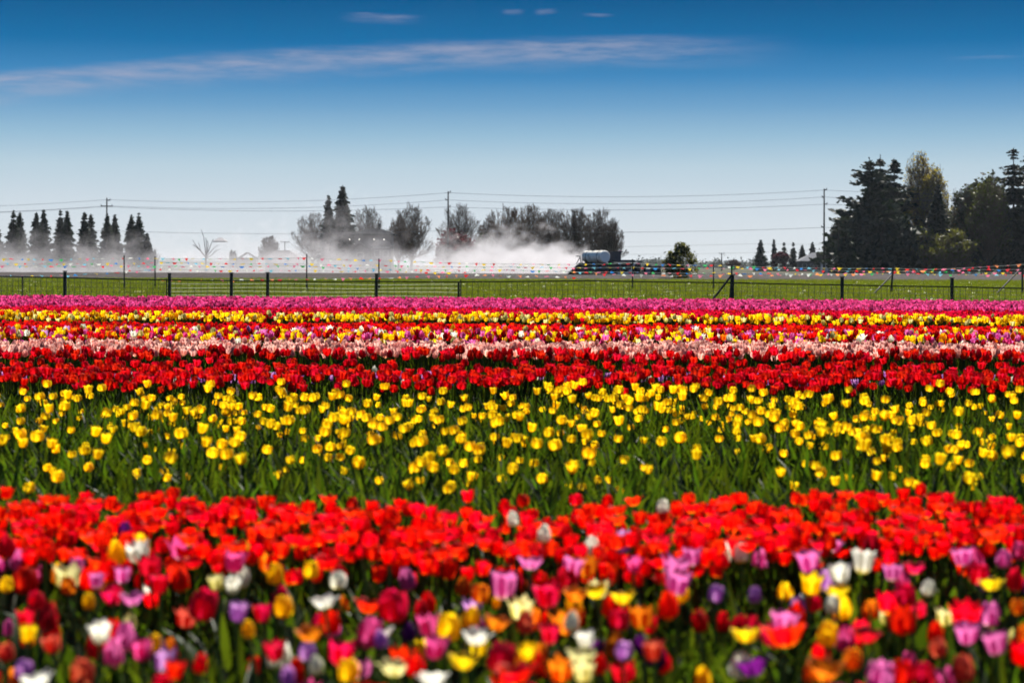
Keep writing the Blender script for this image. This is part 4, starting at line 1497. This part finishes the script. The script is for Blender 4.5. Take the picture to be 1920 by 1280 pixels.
# ------------------------------------------------------------------ power line
def pole(px, ty, D, label, arms, r=.16, group='power poles along the far road', cx=0.0):
    t = at(px, ty, D)
    root = thing('power_pole', label, 'power pole', (t.x, D, 0), 0, group)
    mb = MB()
    mb.tube([(0, 0, 0), (0, 0, t.z * .5), (cx, 0, t.z)], [r * 1.15, r, r * .72], 10)
    part('shaft', mb, M_WOOD, root, True)
    for (ay, half, side) in arms:
        z = at(px, ay, D).z
        mb = MB()
        mb.box((side * half, -.12, z), (half * 2 if side else half * 2, .13, .16))
        a = part('crossarm', mb, M_WOOD, root)
        for s in (-1, 1):
            if side and s != side:
                continue
            mb = MB()
            xx = side * half + s * half * .9
            mb.tube([(xx, -.12, z + .08), (xx, -.12, z + .22), (xx, -.12, z + .32)], [.05, .09, .05], 8)
            part('insulator', mb, M_STEEL, a)
    return root


pole(200, 371, 385, 'power pole with a long crossarm above the conifer row', [(386.5, 1.15, 0), (375.5, .35, 1)])
pole(840, 359, 356, 'tall slim power pole in front of the airy bare tree', [(361, .22, 1), (375, .25, -1), (388, .2, 1)])
pole(1545, 354, 345, 'tall slim power pole at the corner of the grove', [(356, .22, 1), (370, .2, -1), (383, .25, 1), (426, .25, -1)])
pole(1572, 418, 322, 'short thin pole half hidden by the corner conifer', [], .1)
pole(1353, 474, 640, 'small far power pole above the brown rounded tree', [(475, .9, 0)], .2)
pole(534, 452, 520, 'small far T-shaped power pole beside the small bare tree', [(454, 1.2, 0)], .14)
M_CABLE = mat_plain('cable', (.12, .13, .14), .6, .2)


def wire(label, pts, r=.026, sag=6):
    P = []
    for (xa, ya, Da), (xb, yb, Db) in zip(pts, pts[1:]):
        for k in range(16):
            t = k / 16
            P.append(at(xa + (xb - xa) * t, ya + (yb - ya) * t + sag * 4 * t * (1 - t), Da + (Db - Da) * t))
    P.append(at(*pts[-1]))
    mid = P[len(P) // 2].copy()
    mid.z = 0
    mb = MB()
    mb.tube([p - mid for p in P], r, 4)
    o = part('power_cable', mb, M_CABLE, None, loc=mid)
    tag(o, label, 'cable', 'power cables along the far road')


WX = [(-440, 415), (200, 385), (840, 356), (1545, 345), (2250, 335)]
for lab, ys, sg in (('topmost power cable, running pole top to pole top', (384, 374.5, 361.5, 356.5, 352), 10), ('second power cable from the top', (395, 386, 375, 369.5, 364), 10),
                    ('third power cable from the top', (400, 387.5, 388, 383, 380), 8), ('low power cable well below the upper three', (438, 432.5, 432, 426.5, 428), 6)):
    wire(lab, [(x_, y_, d_ - .15) for (x_, d_), y_ in zip(WX, ys)], sag=sg)
wire('faint lower power cable above the far woods', [(840, 463, 420), (1410, 457, 430), (1960, 452, 425)], .02, 3)
wire('faint lowest power cable leading to the small far pole', [(1000, 476, 620), (1353, 475, 640), (1600, 464, 560), (1960, 470, 560)], .03, 1.5)

# ------------------------------------------------------------------ houses
M_ROOF = mat_plain('grey_shingles', (.022, .023, .027), .95, .02, scale=3)
M_WALL = mat_plain('dull_siding', (.07, .07, .075), .8, .2, scale=2)
M_PALE = mat_plain('pale_siding', (.5, .5, .5), .8, .2, scale=2)
M_TRIM = mat_plain('white_trim', (.3, .3, .3), .6, .3)
M_GLASS = mat_plain('window_glass', (.02, .025, .03), .12, .6)
M_DARK = mat_plain('dark_boards', (.03, .03, .034), .8, .2)
M_GLINT, t_, out_ = mat_base('glint_glow')  # emission that stands in for bright glints below the eaves
e_ = t_.new('ShaderNodeEmission')
e_.inputs[0].default_value = (1, .95, .85, 1)
e_.inputs[1].default_value = 5
t_.l.new(e_.outputs[0], out_.inputs[0])


def hip_roof(mb, x0, x1, y0, y1, z, h, ridge):
    cx, cy_ = (x0 + x1) / 2, (y0 + y1) / 2
    rl = ridge / 2
    v = [(x0, y0, z), (x1, y0, z), (x1, y1, z), (x0, y1, z), (cx - rl, cy_, z + h), (cx + rl, cy_, z + h),
         (x0, y0, z - .18), (x1, y0, z - .18), (x1, y1, z - .18), (x0, y1, z - .18)]
    mb.add(v, [(0, 1, 5, 4), (1, 2, 5), (2, 3, 4, 5), (3, 0, 4), (6, 7, 1, 0), (7, 8, 2, 1), (8, 9, 3, 2), (9, 6, 0, 3), (9, 8, 7, 6)])


def gable_roof(mb, x0, x1, y0, y1, z, h, th=.18):
    cx = (x0 + x1) / 2
    v = [(x0, y0, z), (x1, y0, z), (cx, y0, z + h), (x0, y1, z), (x1, y1, z), (cx, y1, z + h),
         (x0, y0, z - th), (x1, y0, z - th), (cx, y0, z + h - th), (x0, y1, z - th), (x1, y1, z - th), (cx, y1, z + h - th)]
    mb.add(v, [(0, 2, 5, 3), (2, 1, 4, 5), (6, 9, 11, 8), (8, 11, 10, 7), (0, 6, 8, 2), (2, 8, 7, 1), (3, 5, 11, 9), (5, 4, 10, 11), (0, 3, 9, 6), (1, 7, 10, 4)])


def window(root, x, y, z, w, h):
    mb = MB()
    mb.box((0, 0, 0), (w + .16, .1, h + .16))
    f = part('window', mb, M_TRIM, root, loc=(x, y - .04, z))
    mb = MB()
    mb.box((0, 0, 0), (w, .04, h))
    part('pane', mb, M_GLASS, f, loc=(0, -.06, 0))


DH = 345.0
hx = (699 - 960) / F * DH
root = thing('house', 'dark hip-roofed house with a chimney half hidden by dust', 'house', (hx, DH, 0))
mb = MB()
mb.box((0, 3.6, 3.3), (6.4, 6.6, 6.6))
part('wall', mb, M_WALL, root)
mb = MB()
hip_roof(mb, -3.85, 3.85, -.4, 7.6, 6.78, 1.0, 2.2)
rf = part('roof', mb, M_ROOF, root)
mb = MB()
mb.box((.95, 3.0, 7.9), (.42, .5, 1.3))
mb.box((.95, 3.0, 8.58), (.52, .6, .1))
part('chimney', mb, M_DARK, rf)
mb = MB()
mb.box((1.7, -1.4, 2.2), (3.4, 3.2, 4.4))
part('wall', mb, M_WALL, root)
mb = MB()
hip_roof(mb, -.3, 3.6, -3.3, .3, 4.55, 1.25, 1.4)
part('roof', mb, M_ROOF, root)
mb = MB()
mb.box((1.7, -3.38, 4.42), (3.0, .1, .14))
part('gutter', mb, M_TRIM, root)
mb = MB()
mb.box((-2.0, -1.0, 2.0), (3.2, 2.6, 4.0))
part('wall', mb, M_WALL, root)
mb = MB()
gable_roof(mb, -3.9, -.35, -2.6, .35, 4.2, 1.0)
part('roof', mb, M_ROOF, root)
for x_ in (1.0, 2.4):
    window(root, x_, -3.0, 3.3, .8, 1.0)
window(root, -2.0, -2.3, 2.9, 1.0, 1.0)
for x_, z_ in ((-3.7, 5.75), (-2.1, 5.75), (.45, 5.75), (2.15, 5.75)):
    mb = MB()
    mb.tube([(x_, -3.62, z_ - .04), (x_, -3.62, z_ + .06)], .034, 8)
    l_ = part('glint_dot', mb, M_GLINT, root)  # added glowing dot where a glint shows; the arm only carries it
    mb = MB()
    mb.tube([(x_, -3.62, z_ + .08), (x_, -3.62, z_ + .16), (x_, -1.5, z_ + .2), (x_, .3, z_ + .2)], .02, 5)
    part('glint_arm', mb, M_DARK, l_)

# white roofed house by the far conifers
DW = 540.0
root = thing('house', 'low pale-roofed house among the far conifers near the grove', 'house', ((1521 - 960) / F * DW, DW, 0))
mb = MB()
mb.box((0, 2.5, 1.5), (6.5, 5, 3.0))
part('wall', mb, M_WALL, root)
mb = MB()
v = [(-3.6, -.3, 2.9), (3.6, -.3, 2.9), (3.2, 2.6, 5.2), (.6, 2.6, 5.2), (3.6, 5.4, 2.9), (-3.6, 5.4, 2.9)]
mb.add(v, [(0, 1, 2, 3), (2, 4, 5, 3), (1, 4, 2), (0, 3, 5), (0, 5, 4, 1)])
part('roof', mb, mat_plain('pale_metal_roof', (.3, .3, .31), .8, .1), root)
for x_ in (-1.8, .4, 2.2):
    window(root, x_, 0, 1.6, 1.0, 1.0)
# pale shed near the pole
root = thing('shed', 'small pale shed between power pole and corner conifer', 'shed', ((1557 - 960) / F * 420, 420, 0))
mb = MB()
mb.box((0, 1.5, 1.1), (3.2, 3, 2.2))
part('wall', mb, M_PALE, root)
mb = MB()
gable_roof(mb, -1.8, 1.8, -.2, 3.2, 2.3, .9)
part('roof', mb, mat_plain('pale_roof', (.7, .7, .68), .6, .3), root)
mb = MB()
mb.box((0, -.03, .95), (.9, .06, 1.9))
part('door', mb, M_DARK, root)
# house whose roof alone shows above the dust; thin posts added in place of walls
zt = at(411, 453, 420).z
root = thing('hidden_house', 'grey hip roof on thin posts, showing above dust beside the lopped tree', 'shelter', ((411 - 960) / F * 420, 420, 0))
for sx in (-1, 1):
    for sy in (0.1, 2.9):
        mb = MB()
        mb.tube([(sx * .95, sy, 0), (sx * .95, sy, zt)], .014, 6)
        part('post', mb, M_PALE, root)
mb = MB()
hip_roof(mb, -1.35, 1.35, -.3, 3.4, zt + .12, .75, .7)
part('roof', mb, mat_plain('faded_roof', (.3, .29, .3), .85, .2), root)
root = thing('barn', 'far grey farm roof among small pointed trees', 'barn', ((462 - 960) / F * 690, 690, 0))
mb = MB()
mb.box((0, 3, 1.8), (6.5, 6, 3.6))
part('wall', mb, M_WALL, root)
mb = MB()
gable_roof(mb, -3.6, 3.6, -.3, 6.3, 3.7, 2.2)
part('roof', mb, M_ROOF, root)
mb = MB()
mb.box((0, -.04, 1.3), (2.2, .08, 2.6))
part('door', mb, M_DARK, root)
root = thing('barn', 'long low grey barn roof lost in dust below the small bare tree', 'barn', ((527 - 960) / F * 330, 330, 0))
mb = MB()
mb.box((0, 2.5, 1.2), (5.2, 5, 2.4))
part('wall', mb, M_WALL, root)
mb = MB()
hip_roof(mb, -3.1, 3.1, -.3, 5.3, 2.5, 1.3, 2.2)
part('roof', mb, M_WALL, root)
mb = MB()
mb.box((0, -.04, 1.0), (1.8, .08, 2.0))
part('door', mb, M_DARK, root)

# ------------------------------------------------------------------ the machine raising the dust
DM = 246.0
S = DM / F                           # metres per photo pixel there
MX = lambda px: (px - 1140) * S      # local x
MZ = lambda py: H - (py - HY - ROLL * 180) * S
root = thing('planting_machine', 'dark farm machine carrying a white cylindrical tank, raising dust', 'farm machine', ((1140 - 960) * S, DM, 0))
M_BLACK = mat_plain('black_machine_paint', (.012, .012, .014), .6, .3)
M_NAVY = mat_plain('navy_machine_paint', (.02, .026, .045), .5, .35)
M_TANKW, t_, out_ = mat_base('white_tank_paint')
tcn = t_.new('ShaderNodeTexCoord')
nn = t_.noise(tcn.outputs['Object'], 1.8, 5, .7)
sp_ = t_.new('ShaderNodeSeparateXYZ')
t_.l.new(tcn.outputs['Object'], sp_.inputs[0])
rust = t_.m('MULTIPLY', t_.sstep(nn, .5, .62), .55)
p_ = principled(t_, t_.mix(rust, (.90, .86, .76), (.30, .17, .08)), .45, .4)
t_.l.new(p_.outputs[0], out_.inputs[0])
# tank lying along an axis that comes towards the viewer and to the side
ctr = Vector((MX(1117), 0, MZ(481.3)))
axis = Vector((math.sin(R(33)), -math.cos(R(33)), 0))
L, rad = 3.9, 11.4 * S
mb = MB()
mb.tube([ctr - axis * (L / 2), ctr + axis * (L / 2 - .05)], rad, 32, False)
mb.tube([ctr - axis * (L / 2 + .12), ctr - axis * (L / 2)], [rad * .8, rad], 32)
tank = part('tank', mb, M_TANKW, root, True)
mb = MB()
mb.tube([ctr + axis * (L / 2 - .05), ctr + axis * (L / 2 + .05)], [rad, rad * .985], 32)
mb.tube([ctr + axis * (L / 2 + .05), ctr + axis * (L / 2 + .12)], [rad * .985, rad * .9], 32)
part('end_cap', mb, mat_plain('tank_end_paint', (.90, .88, .83), .4, .4, var=.05), tank)
for q in (-.3, .3):
    mb = MB()
    mb.tube([ctr + axis * (L * q - .05), ctr + axis * (L * q + .05)], rad * 1.012, 32, False)
    part('band', mb, M_STEEL, tank)
mb = MB()
mb.tube([ctr - axis * .4 + Vector((0, 0, rad - .02)), ctr - axis * .4 + Vector((0, 0, rad + .16))], .22, 14)
part('filler_lid', mb, M_STEEL, tank)
for q in (-.34, .34):
    mb = MB()
    c_ = ctr + axis * (L * q)
    mb.box((c_.x, c_.y, (ctr.z - rad * .55 + MZ(495)) / 2), (1.3, .16, ctr.z - rad * .55 - MZ(495)), math.atan2(axis.y, axis.x) + PI / 2)
    part('cradle', mb, M_STEEL, root)
# hopper
mb = MB()
mb.box(((MX(1135) + MX(1164)) / 2, .8, (MZ(473) + MZ(487)) / 2), (29 * S, 2.2, 14 * S))
hp = part('hopper', mb, M_NAVY, root)
mb = MB()
mb.box((MX(1151), .8, MZ(472.2)), (33 * S, 2.4, .12))
part('lid', mb, M_NAVY, hp)
mb = MB()
mb.box((MX(1163), .5, MZ(470.2)), (6 * S, .7, .16))
part('folded_cover', mb, mat_plain('faded_red_cloth', (.5, .2, .2), .8, .1), hp)
# deck and lower body
mb = MB()
mb.box(((MX(1137) + MX(1190)) / 2, .6, (MZ(486.9) + MZ(492)) / 2), (53 * S, 2.6, 5.1 * S - .02))
part('deck', mb, M_NAVY, root)
mb = MB()
mb.box(((MX(1190) + MX(1203)) / 2 + .01, .6, MZ(490)), (13 * S, 1.6, 3.2 * S))
part('deck_end', mb, M_NAVY, root)
mb = MB()
x0, x1, x2, x3 = MX(1062), MX(1086), MX(1200), MX(1203)
yb, yf = 1.9, -1.5
z0, z1 = MZ(515.5), MZ(492.8)
vs = [(x0, yf, z0), (x1, yf, z1), (x2, yf, z1), (x2, yf, MZ(508)), (x3, yf, MZ(508)), (x3, yf, MZ(513)), (MX(1160), yf, z0)]
n_ = len(vs)
vs += [(v[0], yb, v[2]) for v in vs]
mb.add(vs, [tuple(range(n_ - 1, -1, -1)), tuple(range(n_, 2 * n_))] + [(i, (i + 1) % n_, n_ + (i + 1) % n_, n_ + i) for i in range(n_)])
part('body', mb, M_BLACK, root)
for k, pxx in enumerate((1090, 1112, 1134, 1156, 1178)):
    mb = MB()
    mb.box((MX(pxx), yf - .03, (MZ(497) + MZ(508)) / 2), (14 * S, .06, 9 * S))
    part('side_panel', mb, M_NAVY, root)
for pxx in (1078, 1100, 1182):
    mb = MB()
    zc = .5
    mb.tube([(MX(pxx), yf - .38, zc), (MX(pxx), yf - .06, zc)], .5, 20)
    wh = part('wheel', mb, M_BLACK, root)
    mb = MB()
    mb.tube([(MX(pxx), yf - .42, zc), (MX(pxx), yf - .381, zc)], .22, 14)
    part('rim', mb, M_STEEL, wh)
# ladder and bars at the rear
for a, b in (((1080, 495), (1087.5, 481)), ((1088, 495), (1088, 483)), ((1091, 495), (1091, 486)), ((1079, 480.5), (1088, 480.5))):
    mb = MB()
    mb.tube([(MX(a[0]), -1.2, MZ(a[1])), (MX(b[0]), -1.2, MZ(b[1]))], .06, 6)
    part('rail', mb, M_STEEL, root)
# pale guard with a pipe rising from it
M_GUARD = mat_plain('dusty_white_guard', (.62, .60, .58), .7, .2)
mb = MB()
mb.box(((MX(1157) + MX(1186)) / 2, yf - .55, (MZ(509.5) + MZ(517)) / 2), (29 * S, .3, 7.5 * S))
mb.box((MX(1181), yf - .55, MZ(507.5)), (8 * S, .28, 4 * S))
part('guard', mb, M_GUARD, root)
mb = MB()
mb.tube([(MX(1182.5), yf - .5, MZ(506)), (MX(1185), yf - .5, MZ(500)), (MX(1188), yf - .5, MZ(494.5)), (MX(1194), yf - .5, MZ(492.5))], .11, 8)
part('pipe', mb, M_GUARD, root)
mb = MB()
mb.tube([(MX(1203), 0, .75), (MX(1212), 0, .7)], .09, 8)
part('drawbar', mb, M_STEEL, root)

# low tractor in front of it
root = thing('tractor', 'low dark tractor pulling the machine, beside the round bush', 'tractor', ((1222 - 960) * S, DM, 0))
TX = lambda px: (px - 1222) * S
mb = MB()
mb.box((TX(1229), 0, .95), (1.35, .75, .62), 0, .94)
part('hood', mb, M_NAVY, root)
mb = MB()
mb.box((TX(1219), 0, .62), (2.2, .55, .3))
part('chassis', mb, M_BLACK, root)
for sy in (-1, 1):
    mb = MB()
    mb.tube([(TX(1214), sy * .62, .62), (TX(1214), sy * .98, .62)], .62, 22)
    wh = part('wheel', mb, M_BLACK, root)
    mb = MB()
    mb.tube([(TX(1214), sy * .985, .62), (TX(1214), sy * 1.01, .62)], .3, 14)
    part('rim', mb, mat_plain('rim_paint', (.2, .2, .22), .5, .4), wh)
    mb = MB()
    mb.tube([(TX(1234), sy * .5, .38), (TX(1234), sy * .75, .38)], .38, 18)
    part('wheel', mb, M_BLACK, root)
    mb = MB()
    mb.tube([(TX(1214) + .72 * math.cos(a), sy * .8, .62 + .72 * math.sin(a)) for a in (R(20), R(55), R(90), R(125), R(160))], .07, 6)
    part('fender', mb, M_NAVY, root)
mb = MB()
mb.box((TX(1214), 0, 1.15), (.5, .6, .12))
mb.box((TX(1214) - .24, 0, 1.4), (.1, .6, .42))
part('seat', mb, M_BLACK, root)
mb = MB()
mb.tube([(TX(1219), 0, 1.1), (TX(1219) - .2, 0, 1.5)], .03, 6)
part('steering_column', mb, M_STEEL, root)
mb = MB()
mb.tube([(TX(1230), .1, 1.25), (TX(1230), .1, 1.75)], .05, 8)
part('exhaust', mb, M_STEEL, root)

# ------------------------------------------------------------------ dust and haze
m, t, out = mat_base('dust')
g = t.new('ShaderNodeNewGeometry')
sp = t.new('ShaderNodeSeparateXYZ')
t.l.new(g.outputs['Position'], sp.inputs[0])
X, Y, Z = sp.outputs
mp = t.new('ShaderNodeMapping')
mp.inputs['Scale'].default_value = (.8, .8, 1.0)
t.l.new(g.outputs['Position'], mp.inputs[0])
nz = t.noise(mp.outputs[0], .33, 6, .62)
nb = t.noise(mp.outputs[0], .07, 2, .5)
# height of the cloud along its trail
mr = t.new('ShaderNodeFloatCurve')
cm = mr.mapping
pts_c = [(0.0, .70), (.20, .68), (.40, .58), (.50, .75), (.58, .98), (.68, .84), (.76, .60), (.86, .62), (.93, .55), (1.0, .36)]
cv = cm.curves[0]
cv.points[0].location = pts_c[0]
cv.points[1].location = pts_c[-1]
for p in pts_c[1:-1]:
    cv.points.new(*p)
cm.update()
x_l, x_r = -72.0, 9.5
t.put(mr.inputs['Value'], t.m('DIVIDE', t.m('SUBTRACT', X, x_l), x_r - x_l, clamp=True))
top = t.m('MULTIPLY', mr.outputs[0], 14.5)
rel = t.m('DIVIDE', Z, top)
val = t.m('SUBTRACT', t.m('ADD', t.m('MULTIPLY', t.m('SUBTRACT', nz, .5), 3.0), t.m('MULTIPLY', t.m('SUBTRACT', nb, .5), 1.2)), t.m('SUBTRACT', t.m('MULTIPLY', rel, 1.15), .62))
den = t.sstep(val, 0.05, .70)
trail = t.new('ShaderNodeFloatCurve')
cm = trail.mapping
cv = cm.curves[0]
pts_c = [(0.0, .15), (.3, .15), (.45, .19), (.56, .20), (.66, .15), (.74, .24), (.80, .45), (.87, .85), (.95, 1.0), (1.0, .6)]
cv.points[0].location = pts_c[0]
cv.points[1].location = pts_c[-1]
for p in pts_c[1:-1]:
    cv.points.new(*p)
cm.update()
t.put(trail.inputs['Value'], t.m('DIVIDE', t.m('SUBTRACT', X, x_l), x_r - x_l, clamp=True))
edge_ = t.m('MULTIPLY', t.sstep(Y, 250, 262), t.m('SUBTRACT', 1.0, t.sstep(Y, 278, 292)))
den = t.m('MULTIPLY', t.m('MULTIPLY', den, edge_), t.m('MULTIPLY', trail.outputs[0], .32))
pv = t.new('ShaderNodeVolumePrincipled')
pv.inputs['Color'].default_value = (.84, .82, .85, 1)
pv.inputs['Anisotropy'].default_value = .2
t.put(pv.inputs['Density'], den)
t.l.new(pv.outputs[0], out.inputs['Volume'])
mb = MB()
xs = [-76, -50, -30, -22, -12, 0, 6, 10.5]
hs = [10, 10, 12, 13.5, 13, 11, 9, 6]
vs, fs = [], []
for x_, h_ in zip(xs, hs):
    vs += [(x_, 249, .26), (x_, 249, h_ * .7), (x_, 258, h_), (x_, 284, h_), (x_, 294, h_ * .7), (x_, 294, .26)]
for i in range(len(xs) - 1):
    for k in range(6):
        a, b = i * 6 + k, i * 6 + (k + 1) % 6
        fs.append((a + 6, b + 6, b, a))
fs += [tuple(range(6)), tuple((len(xs) - 1) * 6 + k for k in range(5, -1, -1))]
mb.add(vs, fs)
o = link('dust', mb.mesh('dust', m))
tag(o, 'pale cloud of soil dust trailing behind the farm machine', 'dust', kind='stuff')

m, t, out = mat_base('haze')
pv = t.new('ShaderNodeVolumePrincipled')
pv.inputs['Color'].default_value = (.80, .88, 1.0, 1)
pv.inputs['Density'].default_value = 0.00005
pv.inputs['Anisotropy'].default_value = .2
t.l.new(pv.outputs[0], out.inputs['Volume'])
mb = MB()
mb.box((0, 4870, 12.5), (9200, 9980, 27))
o = link('haze', mb.mesh('haze', m))
tag(o, 'thin pale air haze over the whole plain', 'haze', kind='stuff')
